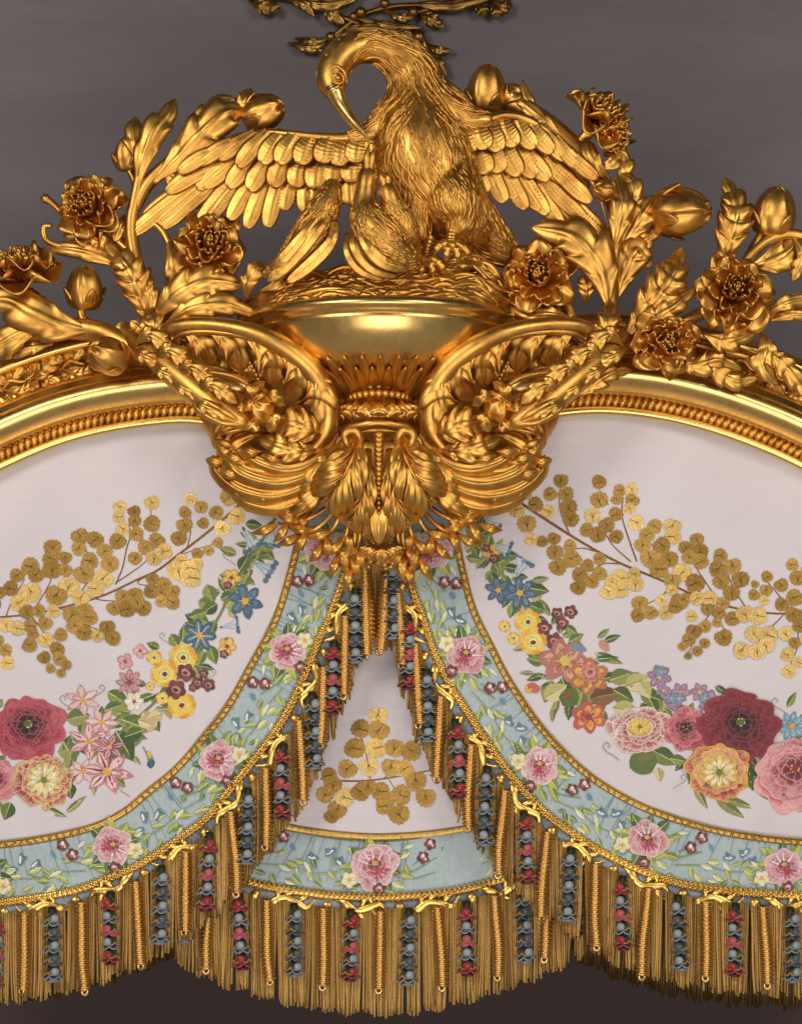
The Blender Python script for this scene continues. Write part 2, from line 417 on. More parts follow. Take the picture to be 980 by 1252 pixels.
# ================================================================ nest
nest = MB(); q = random.Random(11)
ncx = AX + 2
def nestp(x, y, lift=0):
    e = 1 - ((x - ncx) / 172.0) ** 2
    d = 15 + 128 * math.sqrt(max(e, 0.0)) * (1 - .0045 * max(0, 378 - y)) + lift
    return (x, y, d)
tops = spl(np.array([(288, 378), (310, 362), (340, 342), (380, 335), (420, 333), (470, 330), (530, 325), (575, 312), (600, 328), (628, 352)]), 60)
def ytop(x): return float(np.interp(x, tops[:, 0], tops[:, 1]))
def ybot(x): return 368 + 26 * ((x - ncx) / 172.0) ** 2
mb = nest
G = np.array([[V(*nestp(x, ytop(x) * (1 - t) + (ybot(x) + 6) * t, -9)) for t in np.linspace(0, 1, 8)] for x in np.linspace(300, 624, 50)])
shell(mb, G, 25, np.broadcast_to(VIEW, G.shape))
for i in range(330):
    x = q.uniform(292, 618); t = q.random() ** .8
    L_ = q.uniform(45, 115); s = 1 if q.random() < .5 else -1
    amp = q.uniform(2, 8); ph = q.uniform(0, 6); pts = []
    drift = q.uniform(-9, 9)
    for j in range(6):
        xx = min(max(x + s * L_ * j / 5, 294), 626)
        yy = ytop(xx) * (1 - t) + ybot(xx) * t + amp * math.sin(ph + j * 1.35) + drift * j / 5
        pts.append(nestp(xx, min(yy, ybot(xx) + 3), q.uniform(-2, 4) + 3 * math.sin(j * .63)))
    r = q.uniform(1.6, 3.6)
    tube(mb, pts, [.4, r * .8, r, r, r * .7, .3], n=18, seg=7, wide=1.25)
nest = mb.build('nest', M['gold'])
tag(nest, 'carved gilt nest of flowing wavy strands filling the top of the bowl', 'nest')
# ================================================================ pelican
def sinnoise(seed, k=6, f=1.0):
    q = random.Random(seed); T = [(q.uniform(.5, 2.2) * f, q.uniform(.5, 2.2) * f * 3, q.uniform(0, 6), q.uniform(.4, 1)) for _ in range(k)]
    def fn(s, a):
        v = 0
        for fs, fa, p, w in T: v = v + w * np.sin(fs * s * 12 + round(fa) * a + p)
        return v / k
    return fn
def plume(amp, K, seed, s0=0., s1=1.):
    n1 = sinnoise(seed); n2 = sinnoise(seed + 1, 6, 2.2)
    def fn(s, a, R):
        w = np.clip((s - s0) / .08, 0, 1) * np.clip((s1 - s) / .12, 0, 1)
        x = K * a + 5.5 * n1(s, a) + 3 * n2(s, a)
        g = np.abs(np.sin(x)) ** .7 - .6
        g2 = np.abs(np.sin(x * .5 + 9 * s + 3 * n2(s, a))) - .5
        return w * (amp * g + amp * .7 * g2)
    return fn
def strands(mb, C_, P_, n, seed, s0, s1, Ln, r, face=.15, lift=1.2):
    """loose tufts of feather lying along a body from head to tail"""
    q = random.Random(seed); nu, nv = P_.shape[:2]
    ds = np.linalg.norm(np.diff(C_, axis=0), axis=1).mean()
    for _ in range(n):
        i = int(q.uniform(s0, s1) * (nu - 1)); j = q.randrange(nv)
        nrm = unit(P_[i, j] - C_[i])
        if nrm[1] > face: continue
        L_ = q.uniform(.6, 1.25) * Ln; m = max(3, int(L_ / ds)); bend = q.uniform(-.25, .25) * nv / 14
        pts = []
        for t in (0, .33, .66, 1.0):
            ii = i - int(m * t)
            if ii < 1: break
            jj = int(j + bend * math.sin(t * 3)) % nv
            nn = unit(P_[ii, jj] - C_[ii])
            pts.append(P_[ii, jj] + nn * (lift * (.3 + t * .9)))
        if len(pts) < 4: continue
        rr = q.uniform(.7, 1.25) * r
        tube(mb, pts, [.3, rr, rr * .9, .2], raw=True, n=9, seg=6, wide=1.5)
pel = thing('pelican_sculpture', 'large gilded bird with spread wings and long bill, bending its neck over its young', 'sculpture', (530, 320, 60))
SP = [(632, 322, 40, 5), (606, 304, 50, 14), (580, 285, 62, 30), (556, 258, 74, 44), (530, 222, 82, 56), (516, 185, 84, 57), (510, 150, 80, 49), (510, 118, 80, 38), (503, 88, 84, 31), (482, 66, 90, 26), (456, 56, 97, 21.5), (431, 59, 104, 20.5), (413, 74, 110, 20), (406, 93, 114, 19), (407, 106, 117, 16), (410, 115, 119, 12.5), (416, 127, 121, 10), (427, 143, 124, 7.5), (439, 157, 127, 5), (451, 171, 130, 1)]
pr = [s[3] for s in SP]
mb = MB()
nb, sg = 330, 150
pf = plume(1.1, 19, 21, .05, .62)
def union_mesh(mb, vox=1.7, it=8):
    """melt overlapping volumes into one continuous skin"""
    me = bpy.data.meshes.new('tmp'); me.from_pydata((np.vstack(mb.v) * S).tolist(), [], mb.f)
    o = bpy.data.objects.new('tmp', me); C.objects.link(o)
    r = o.modifiers.new('r', 'REMESH'); r.mode = 'VOXEL'; r.voxel_size = vox * S
    s = o.modifiers.new('s', 'SMOOTH'); s.factor = .5; s.iterations = it
    bpy.context.view_layer.update()
    ev = o.evaluated_get(bpy.context.evaluated_depsgraph_get())
    m2 = bpy.data.meshes.new_from_object(ev)
    bpy.data.objects.remove(o); bpy.data.meshes.remove(me)
    m2.polygons.foreach_set('use_smooth', [True] * len(m2.polygons))
    return m2
from mathutils.bvhtree import BVHTree
from mathutils import Vector
def lay_plumage(me, lines, n, Ln, r, seed, skip=None, lift=.5, wave=.4, steps=5, face=.3):
    """tapered locks laid over a skin, flowing along the given lines"""
    q = random.Random(seed)
    vs = np.empty(len(me.vertices) * 3); me.vertices.foreach_get('co', vs); vs = vs.reshape(-1, 3) / S
    bv = BVHTree.FromPolygons([Vector(v) for v in vs], [tuple(p.vertices) for p in me.polygons])
    LP, LD, LR = [], [], []
    for pts, rad in lines:
        c = spl(VV(pts), 40); t = unit(np.gradient(c, axis=0)); LP.append(c); LD.append(t); LR.append(np.full(40, float(rad)))
    LP, LD, LR = np.vstack(LP), np.vstack(LD), np.concatenate(LR)
    def field(p):
        w = np.exp(-((LP - p) ** 2).sum(1) / (2 * LR ** 2)) + 1e-12
        return unit((LD * w[:, None]).sum(0))
    mb = MB(); k = 0; tries = 0; np_ = len(me.polygons)
    while k < n and tries < n * 6:
        tries += 1
        pl = me.polygons[q.randrange(np_)]; p = np.array(pl.center) / S; nn = np.array(pl.normal)
        if nn[1] > face or (skip and skip(p)): continue
        ph = .055 * p[0] + .047 * p[2] + q.uniform(-.7, .7); L_ = Ln * q.uniform(.6, 1.3); st = L_ / steps; pts = [p - nn * .4]; ok = True
        for j in range(steps):
            d = field(p); d = d - nn * (d @ nn)
            if np.linalg.norm(d) < .15: ok = False; break
            d = unit(d); sd = np.cross(nn, d); d = unit(d + sd * wave * math.sin(ph + j * 1.15))
            h = bv.find_nearest(Vector(p + d * st))
            if h[0] is None: ok = False; break
            p = np.array(h[0]); nn = np.array(h[1]); pts.append(p + nn * lift * (1 if j < steps - 1 else 1.6))
        if not ok or (skip and skip(p)): continue
        rr = r * q.uniform(.7, 1.3); k += 1
        tube(mb, pts, [.25] + [rr] * (steps - 1) + [.2], raw=True, n=steps * 3, seg=6, wide=1.35, up=nn)
    return mb
rb = MB()
tube(rb, [s[:3] for s in SP[:16]], pr[:16], n=200, seg=60)
tube(rb, [(512, 128, 76), (478, 150, 82), (452, 163, 88), (425, 169, 90)], [36, 28, 15, 8], n=40, seg=24)
tube(rb, [(516, 122, 74), (548, 138, 82), (575, 147, 90), (602, 147, 92)], [36, 30, 17, 8], n=40, seg=24)
tube(rb, [(540, 205, 96), (556, 245, 116), (560, 270, 118), (554, 288, 120)], [26, 31, 20, 8], n=50, seg=30)
tube(rb, [(508, 225, 90), (506, 262, 100), (516, 296, 108)], [24, 26, 10], n=40, seg=30)
tube(rb, [(556, 258, 70), (590, 286, 60), (622, 312, 48), (640, 326, 40)], [34, 24, 13, 3], n=40, seg=24, wide=1.3)
pme = union_mesh(rb)
pme.name = 'body'; pme.materials.clear(); pme.materials.append(M['gold'])
pbody = bpy.data.objects.new('body', pme); C.objects.link(pbody); pbody.parent = pel; pbody.matrix_parent_inverse = pel.matrix_basis.inverted()
hd = np.array(V(408, 100, 116))
flow = [([(409, 108, 118), (406, 92, 114), (413, 74, 110), (431, 59, 104), (456, 56, 97), (482, 66, 90), (503, 88, 84), (512, 118, 100), (512, 150, 130), (516, 185, 140), (524, 222, 138), (540, 250, 120)], 22),
        ([(495, 130, 110), (478, 152, 105), (452, 166, 100), (420, 172, 95)], 15), ([(530, 120, 105), (550, 142, 105), (575, 152, 100), (605, 152, 95)], 15), ([(545, 215, 120), (560, 245, 140), (560, 270, 136), (553, 290, 130)], 18), ([(500, 230, 120), (506, 262, 125), (516, 300, 118)], 16), ([(570, 230, 80), (585, 270, 80), (610, 300, 66), (640, 326, 50)], 18)]
mb = lay_plumage(pme, flow, 900, 38, 1.15, 3, skip=lambda p: np.linalg.norm(p - hd) < 30 or (p[0] < V(428, 80, 108)[0] and p[2] > V(0, 130, 110)[2]), lift=.15)
mb2 = lay_plumage(pme, flow, 120, 16, .6, 4, skip=lambda p: np.linalg.norm(p - hd) < 20, lift=.0); mb.add(np.vstack(mb2.v), mb2.f)
mb.build('plumage', M['gold'], pel)
mb = MB()
bl = SP[14:]
tube(mb, [(405, 98, 116), (408, 108, 119), (411, 116, 120), (416, 127, 121), (427, 143, 124), (439, 157, 127), (451, 171, 130)], [13, 14, 12.6, 10, 7.5, 5, .8], n=90, seg=40,
     disp=lambda s, a, R: R * (.10 * np.cos(2 * a)) * (s > .2) - .22 * R * np.exp(-(((a - .75 + np.pi) % (2 * np.pi) - np.pi) / .16) ** 2) * np.clip((s - .25) / .1, 0, 1) + 1.5 * np.exp(-((s - .27) / .03) ** 2))
mb.build('bill', M['burnish'], pel)
mb = MB()
ball(mb, (413, 95, 133), 3.2); tube(mb, [(406, 93, 131), (411, 88, 134), (418, 91, 134), (420, 98, 132), (415, 102, 133), (408, 99, 132), (406, 93, 131)], 1.5, n=26, seg=6)
tube(mb, [(402, 85, 130), (412, 81, 132), (421, 89, 131), (424, 102, 126)], [1, 2.4, 2.4, .8], n=14, seg=6)
mb.build('eye', M['gold'], pel)
for (fx, fy, dd) in [(551, 300, 118), (520, 318, 106)]:
    mb = MB()
    tube(mb, [(fx + 4, fy - 26, dd + 2), (fx + 1, fy - 12, dd + 8), (fx, fy, dd + 12)], [8, 6.4, 7], n=24, seg=12, disp=lambda s, a, R: .8 * np.sin(s * 40))
    for k, (ex, ey) in enumerate([(-20, 6), (-6, 16), (10, 18), (24, 12)]):
        tube(mb, [(fx, fy - 2, dd + 12), (fx + ex * .5, fy + ey * .25 - 3, dd + 19), (fx + ex * .85, fy + ey * .7, dd + 19), (fx + ex, fy + ey + 4, dd + 14)], [5, 5.4, 4.6, 1.2], n=20, seg=10, disp=lambda s, a, R: .7 * np.sin(s * 30))
    mb.build('leg', M['gold'], pel)
def wing(parts, edge, erad, plate):
    w = MB(); tube(w, [(x, y - 1, d + 1) for x, y, d in edge[1:]], [r * .62 for r in erad[1:]], n=60, seg=24)
    for pts, W, k in parts:
        feather(w, pts, W, **k)
    for pl in plate:
        G = np.array(pl, float); nu = len(G)
        a = spl(G[:, 0], 30); b_ = spl(G[:, 1], 30)
        P = np.array([[V(*(a[i] * (1 - t) + b_[i] * t)) for t in np.linspace(0, 1, 8)] for i in range(30)])
        shell(w, P, 10)
    return w.build('wing', M['gold'], pel)
def fan(F, base, n, t0, t1, off, a0, a1, L0, L1, w0, w1, d0, d1, sag, seed, gr, sgn, late=.35, sharp=.3):
    """a row of overlapping feathers whose direction turns smoothly from the shoulder to the tip"""
    q = random.Random(seed); bc = spl(np.array(base, float), 200)
    tt = unit(np.gradient(bc, axis=0))
    for i in reversed(range(n)):
        u = i / (n - 1.0); t = t0 + (t1 - t0) * u; k = int(t * 199)
        v = max(0, (u - late) / (1 - late)); v = v * v * (3 - 2 * v)
        an = math.radians(a0 + (a1 - a0) * v + q.uniform(-4, 4)); L_ = (L0 + (L1 - L0) * v) * q.uniform(.91, 1.07); w = w0 + (w1 - w0) * v
        nx, ny = -tt[k][1] * sgn, tt[k][0] * sgn
        b_ = (bc[k][0] + nx * off, bc[k][1] + ny * off); e = (b_[0] + L_ * math.cos(an), b_[1] + L_ * math.sin(an))
        dd = d0 + (d1 - d0) * v
        F.append((fr3(b_, e, sag * sgn, dd + (i % 2) * 1.2, dd + 5 - 10 * v + (i % 2) * 1.2), w, dict(grooves=max(5, int(gr * L_ / 40)), sharp=sharp, n=max(26, int(L_ * .5)), rooftop=.13)))
def fr3(b, t, sag, d0, d1):
    mx_, my_ = (b[0] + t[0]) / 2, (b[1] + t[1]) / 2; dx, dy = t[0] - b[0], t[1] - b[1]
    L_ = math.hypot(dx, dy)
    return [(b[0], b[1], d0), (mx_ - dy / L_ * sag, my_ + dx / L_ * sag, (d0 + d1) / 2 + 2), (t[0], t[1], d1)]
# the wing at the viewer's left
F = []
LE = [(470, 156), (436, 166), (405, 168), (372, 166), (345, 163), (320, 163), (296, 170), (262, 188)]
fan(F, LE, 16, .10, .88, 22, 100, 149, 64, 166, 11, 10, 70, 62, -6, 1, 9, -1, .18, .22)
fan(F, LE, 11, .06, .92, 15, 102, 149, 46, 92, 14, 10.5, 79, 70, -4, 2, 9, -1, .22)
fan(F, LE, 11, .02, .94, -3, 104, 152, 38, 68, 13.5, 9, 92, 80, -2, 3, 9, -1, .26, .36)
wing(F, [(500, 140, 76), (462, 162, 86), (425, 169, 90), (390, 168, 90), (355, 165, 86), (322, 163, 80), (290, 173, 72), (258, 192, 66)], [30, 20, 10, 7.5, 7.5, 6.5, 5.5, 1.5],
     [[((470, 160, 72), (425, 232, 62)), ((430, 168, 74), (410, 232, 64)), ((390, 168, 72), (370, 236, 64)), ((350, 168, 68), (338, 236, 60)), ((310, 170, 60), (300, 240, 54)), ((260, 194, 52), (262, 250, 48)), ((222, 222, 48), (228, 256, 46))]])
# the wing at the viewer's right
F = []
RE = [(538, 138), (560, 146), (585, 148), (608, 144), (632, 143), (655, 153), (680, 172), (700, 194)]
fan(F, RE, 15, .10, .80, 22, 84, 50, 66, 148, 11, 9.5, 72, 62, 8, 5, 9, 1, .16, .22)
fan(F, RE, 11, .06, .86, 15, 82, 48, 48, 80, 14, 10.5, 81, 70, 5, 6, 9, 1, .2)
fan(F, RE, 11, .02, .92, -3, 78, 46, 40, 60, 13.5, 9, 93, 80, 3, 7, 9, 1, .24, .36)
wing(F, [(530, 128, 76), (556, 144, 86), (590, 148, 92), (618, 142, 90), (645, 148, 84), (676, 168, 76), (706, 200, 70), (730, 236, 64), (745, 284, 56)], [34, 24, 9.5, 8, 8, 7, 5.5, 3.6, 1],
     [[((550, 140, 72), (562, 226, 64)), ((590, 150, 72), (590, 230, 64)), ((620, 148, 68), (630, 226, 60)), ((650, 156, 60), (650, 232, 54)), ((690, 186, 52), (680, 252, 48)), ((720, 226, 48), (708, 262, 46))]])
# ---------------------------------------------------------------- young birds
def chick(label, sp, seed, wingf, beak=True, extra=None):
    ch = thing('chick_sculpture', label, 'sculpture', sp[0][:3])
    mb = MB(); tube(mb, [s[:3] for s in sp], [s[3] for s in sp], n=110, seg=40)
    me = union_mesh(mb, 1.5, 4); me.name = 'body'; me.materials.clear(); me.materials.append(M['gold'])
    o = bpy.data.objects.new('body', me); C.objects.link(o); o.parent = ch; o.matrix_parent_inverse = ch.matrix_basis.inverted()
    mb = lay_plumage(me, [([s[:3] for s in sp[::-1]], 20)], 260, 20, 1.0, seed, lift=.15, skip=(lambda p: p[2] > V(0, 246, 150)[2]) if extra else None)
    mb.build('plumage', M['gold'], ch)
    if wingf:
        mb = MB()
        for pts, w in wingf: feather(mb, pts, w, grooves=10)
        mb.build('wing', M['gold'], ch)
    if extra:
        mb = MB(); extra(mb); mb.build('beak', M['gold'], ch)
    return ch
def beakup(x, y, d, L=30, lean=4):
    def fn(mb):
        for s, w in ((-1, 4.6), (1, 3.8)):
            tube(mb, [(x + s * 2.2, y + 4, d + 4), (x + s * 3.6 + lean * .3, y - L * .45, d + 7), (x + s * 2.6 + lean, y - L * (1 if s < 0 else .8), d + 6)], [w, w * .85, .5], seg=10)
        for s in (-1, 1): ball(mb, (x + s * 5.5, y + 9, d + 8), 2.4); tube(mb, [(x + s * 5.5 + 3.6 * math.cos(t), y + 9 + 3.6 * math.sin(t), d + 7.5) for t in np.linspace(0, 6.28, 9)], .9, n=20, seg=5)
    return fn
chick('gilded young bird sitting left of the large bird, facing away with folded wings', [(322, 338, 120, 4), (342, 325, 126, 10), (364, 305, 130, 17), (383, 281, 132, 21), (396, 256, 132, 18), (403, 238, 130, 14), (408, 226, 128, 9), (411, 220, 126, 3)], 61,
      [([(402, 262, 148), (385, 285, 156), (352, 322, 146), (326, 344, 136)], 8), ([(394, 258, 150), (372, 286, 156), (346, 316, 148), (330, 330, 138)], 7), ([(410, 270, 146), (404, 296, 152), (380, 322, 146), (350, 346, 140)], 8)])
chick('gilded young bird in front, neck stretched up to the bill of the large bird', [(520, 322, 146, 4), (500, 316, 154, 14), (478, 302, 158, 25), (460, 284, 160, 27), (449, 262, 158, 21), (446, 246, 158, 14.5), (447, 232, 158, 12), (449, 218, 156, 12.5), (451, 206, 154, 9), (452, 200, 154, 4)], 62,
      [([(432, 280, 168), (434, 302, 178), (454, 326, 172), (486, 338, 160)], 7.5), ([(438, 276, 176), (448, 300, 184), (468, 320, 180), (500, 330, 166)], 7.5), ([(426, 286, 160), (426, 308, 168), (440, 328, 164), (470, 342, 154)], 7)], extra=beakup(451, 206, 156, 32, 3))
chick('small gilded young bird half hidden against the breast of the large bird', [(512, 306, 138, 4), (498, 290, 148, 15), (486, 268, 152, 18), (479, 249, 156, 13), (475, 236, 157, 11.5), (472, 226, 155, 9), (471, 221, 154, 4)], 63, None, extra=beakup(472, 226, 156, 20, -5))
# ================================================================ carved cartouche: two scrolls and the pendant
def mir(pts, on):
    return [(2 * AX - p[0],) + tuple(p[1:]) for p in pts] if on else pts
def scroll(label, on):
    root = thing('acanthus_scroll', label, 'carved scroll', mir([(320, 500, 40)], on)[0])
    sd = -1 if on else 1
    def LF(pts, W, L=4, name='leaf', **k):
        if 'one' in k: k['one'] = k['one'] * sd
        if 'roll' in k: k['roll'] = k['roll'] * sd
        return leaf_part(root, mir(pts, on), W, L, name, **k)
    def TB(lst, name):
        mb = MB()
        for pts, r in lst: tube(mb, mir(pts, on), r, seg=14)
        return mb.build(name, M['gold'], root)
    # ground of the carving
    mb = MB()
    for (x, y, d, r, sq) in [(318, 490, 18, 78, (1, .35, .95)), (345, 545, 14, 54, (1, .3, .8)), (262, 440, 18, 58, (1, .3, .55)), (322, 566, 12, 48, (1, .3, .7))]:
        ball(mb, mir([(x, y, d)], on)[0], r, 16, 28, sq)
    mb.build('ground', M['gold'], root)
    lip = [(214, 452, 70), (201, 436, 78), (199, 419, 86), (205, 405, 96), (222, 398, 106), (256, 397, 116), (300, 404, 126), (340, 420, 128), (374, 445, 122), (394, 473, 112), (401, 503, 102), (396, 531, 96), (378, 554, 92)]
    TB([(lip, [5, 8, 9, 9, 9, 9, 10, 12, 13, 14, 14, 12, 7])], 'lip')
    TB([([(x - (8 if i > 5 else -6), y + (9 if i < 10 else -2), d + 3) for i, (x, y, d) in enumerate(lip[3:12])], [3, 3.5, 4, 4, 4.5, 5, 5, 4, 3])], 'lip_bead')
    # outer face of the scroll that swings round to the back
    LF([(402, 455, 70), (418, 490, 70), (416, 525, 74), (400, 556, 76), (372, 580, 74)], 15, 1, 'band', cup=-.4, rib=.05)
    # blades falling inwards from the lip
    for pts, W, L in [([(222, 404, 106), (238, 412, 110), (252, 428, 104), (258, 448, 84)], 19, 3), ([(252, 402, 118), (272, 410, 120), (290, 428, 112), (296, 456, 90)], 24, 3),
                      ([(296, 408, 126), (318, 420, 128), (334, 442, 120), (334, 474, 96)], 27, 4), ([(336, 422, 128), (358, 438, 130), (366, 464, 122), (350, 490, 96)], 26, 4), ([(376, 448, 122), (388, 474, 126), (382, 500, 116), (358, 514, 98)], 25, 4)]:
        LF(pts, W, L, fur=.34, cup=-.1)
    LF([(398, 534, 100), (380, 526, 118), (356, 518, 120), (330, 520, 102)], 24, 4, fur=.34, cup=-.1)
    LF([(392, 548, 96), (366, 550, 114), (340, 544, 114), (314, 534, 98)], 18, 4, fur=.34, cup=-.1)
    # long crescents sweeping under
    BL = dict(peak=.62, tip=.4, base=.42, sweep=0, cup=-.7, rib=-.22, m=34)
    for pts, W, L in [([(404, 536, 92), (384, 562, 106), (350, 572, 110), (314, 562, 104), (300, 546, 96)], 13, 3), ([(406, 546, 88), (380, 576, 104), (340, 588, 108), (298, 578, 100), (276, 556, 90), (268, 538, 80)], 14, 4),
                      ([(404, 558, 84), (376, 590, 98), (334, 604, 100), (294, 596, 92), (268, 576, 82), (260, 556, 74)], 14, 4), ([(400, 570, 80), (374, 604, 92), (340, 618, 92), (304, 612, 84), (280, 596, 76)], 13, 4), ([(304, 530, 92), (292, 546, 96), (306, 562, 96), (332, 560, 94)], 9, 2),
                      ([(276, 518, 88), (268, 538, 94), (282, 560, 94), (308, 574, 90)], 9, 3), ([(402, 578, 72), (386, 606, 86), (366, 624, 86), (342, 634, 78)], 12, 3)]:
        LF(pts, W * .92, 1, **BL)
        for i_ in (1, 2) if L > 2 else ():
            a_, b2 = pts[-i_ - 1], pts[-i_]; m_ = [(a_[j] + b2[j]) / 2 for j in range(3)]
            LF([(m_[0] + 14, m_[1] - 2, m_[2] + 2), (m_[0], m_[1] + 3 - 5 * i_, m_[2] + 9), (m_[0] - 13, m_[1] - 4 - 7 * (i_ - 1), m_[2] + 2)], W * .5, 1, cup=-.5, rib=-.15, m=14, sweep=0, peak=.6, tip=.5)
    for pts, W in [([(330, 528, 80), (300, 522, 92), (276, 526, 92), (262, 540, 80)], 10), ([(330, 532, 84), (306, 534, 98), (286, 546, 98), (280, 562, 88)], 10), ([(290, 512, 84), (276, 516, 92), (266, 526, 88), (262, 548, 76)], 9)]: LF(pts, W, 1, **BL)
    TB([([(298, 536, 86), (286, 552, 92), (302, 572, 96), (334, 574, 98), (364, 558, 96)], [3, 4, 5, 5, 3]), ([(290, 520, 88), (276, 545, 90), (290, 575, 92), (330, 584, 92)], [3, 4, 5, 3])], 'swirl')
    # inner leaf with a string of beads
    LF([(324, 482, 62), (310, 456, 80), (300, 432, 88), (288, 412, 84)], 24, 4, fur=.3)
    LF([(300, 470, 60), (280, 456, 74), (258, 448, 80), (232, 450, 72)], 15, 4, fur=.3)
    LF([(262, 446, 66), (248, 430, 80), (238, 416, 86), (230, 408, 84)], 13, 3, fur=.3); LF([(262, 452, 64), (240, 436, 76), (222, 428, 82), (212, 430, 78)], 11, 3, fur=.3)
    mb = MB()
    for i in range(12): ball(mb, mir([(321 - i * 2.4 - i * i * .03, 474 - i * 5.2, 84 + 12 * math.sin(i * .26))], on)[0], 3.4 - i * .08, 8, 10)
    mb.build('bead_string', M['gold'], root)
    mb = MB(); ball(mb, mir([(278, 474, 66)], on)[0], 42, 16, 28, (1, .5, .46), ax=None); mb.build('boss', M['burnish'], root)
    TB([(([(232, 462, 86), (256, 456, 94), (290, 462, 98), (312, 478, 98)]), [2, 3.5, 3.5, 2])], 'boss_rim')
    # rosette where the branch ends
    bd = MB(); bud(bd, mir([(316, 496, 106)], on)[0], 21, (-.3 * sd, -.9, .25), n=5, el=.8, seed=9, tw=1.1, step=.34); bd.build('rosette', M['gold'], root)
    for a in range(5):
        t = a * 1.256 + .4
        x, y = 316 + 8 * math.cos(t), 498 + 8 * math.sin(t)
        LF([(x, y, 114), (316 + 22 * math.cos(t + .3), 498 + 22 * math.sin(t + .3), 126), (316 + 33 * math.cos(t + .8), 498 + 33 * math.sin(t + .8), 116)], 9, 2, 'rosette_leaf')
    # leafy branch crossing in from outside
    TB([([(148, 404, 60), (182, 428, 84), (222, 462, 104), (262, 494, 116), (292, 514, 120), (306, 520, 118)], [12, 15, 18, 17, 11, 4])], 'branch')
    for i, (x, y) in enumerate([(172, 420), (196, 440), (222, 460), (248, 482)]):
        d = 96 + i * 9
        LF([(x - 8, y + 2, d), (x + 8, y - 10, d + 13), (x + 26, y - 2, d + 16), (x + 42, y + 12, d + 9)], 12, 3, 'branch_leaf', fur=.26)
        LF([(x - 12, y + 6, d), (x + 2, y + 14, d + 11), (x + 20, y + 22, d + 12), (x + 34, y + 32, d + 6)], 10, 3, 'branch_leaf', fur=.26)
    TB([([(234, 484, 116), (246, 488, 126), (272, 502, 134), (300, 520, 124)], [2, 4, 4, 2]), ([(234, 486, 116), (244, 502, 124), (270, 516, 130), (300, 520, 124)], [2, 4, 4, 2])], 'pod')
    return root
scroll('gilded acanthus scroll left of the bowl, curling under a leafy branch', False)
scroll('gilded acanthus scroll right of the bowl, curling under a leafy branch', True)

pen = thing('acanthus_pendant', 'gilded pendant of curled acanthus leaves hanging below the bowl, tipped with berries', 'carved pendant', (AX, 690, 60))
mb = MB()
for i in range(15):
    a = math.pi * (i / 14.0); ball(mb, (AX - 37 * math.cos(a), 490 - 9 * math.sin(a), 70 + 42 * math.sin(a)), 4.6)
for i in range(11):
    a = math.pi * (i / 10.0); ball(mb, (AX - 32 * math.cos(a), 480 - 7 * math.sin(a), 66 + 38 * math.sin(a)), 3.6)
mb.build('bead_row', M['gold'], pen)
mb = MB()
ball(mb, (AX, 510, 66), 40, 16, 24, (1, .9, .75)); ball(mb, (AX, 572, 50), 46, 16, 28, (.95, .5, 1.2)); ball(mb, (AX, 636, 42), 22, 12, 20, (1, .6, 1.3))
mb.build('core', M['gold'], pen)
for i in range(7):
    a = math.pi * ((i + .5) / 7.0); x = AX - 36 * math.cos(a); d = 76 + 34 * math.sin(a)
    leaf_part(pen, [(x * .9 + AX * .1, 486 + 2 * math.sin(a), d - 2), (x, 496, d + 9), (AX - 47 * math.cos(a), 508 - 5 * math.sin(a), d + 12), (AX - 50 * math.cos(a), 514 - 4 * math.sin(a), d + 6)], 11, 2, 'collar_leaf', base=.6)
mb = MB(); tube(mb, [(AX - 46 * math.cos(t), 519 - 3 * math.sin(t) + 8 * abs(math.cos(t)), 70 + 34 * math.sin(t)) for t in np.linspace(0, math.pi, 12)], [3] + [6] * 10 + [3], seg=10)
tube(mb, [(AX - 40 * math.cos(t), 527 - 2 * math.sin(t) + 5 * abs(math.cos(t)), 68 + 30 * math.sin(t)) for t in np.linspace(0, math.pi, 12)], [2] + [4] * 10 + [2], seg=8)
mb.build('collar_lip', M['gold'], pen)
mb = MB()
for i in range(18):
    y = 532 + i * 5.9; ball(mb, (AX, y, 128 - .0035 * (y - 560) ** 2), 6.4 - i * .2, 8, 10, (1, .9, .8))
mb.build('bead_string', M['gold'], pen)
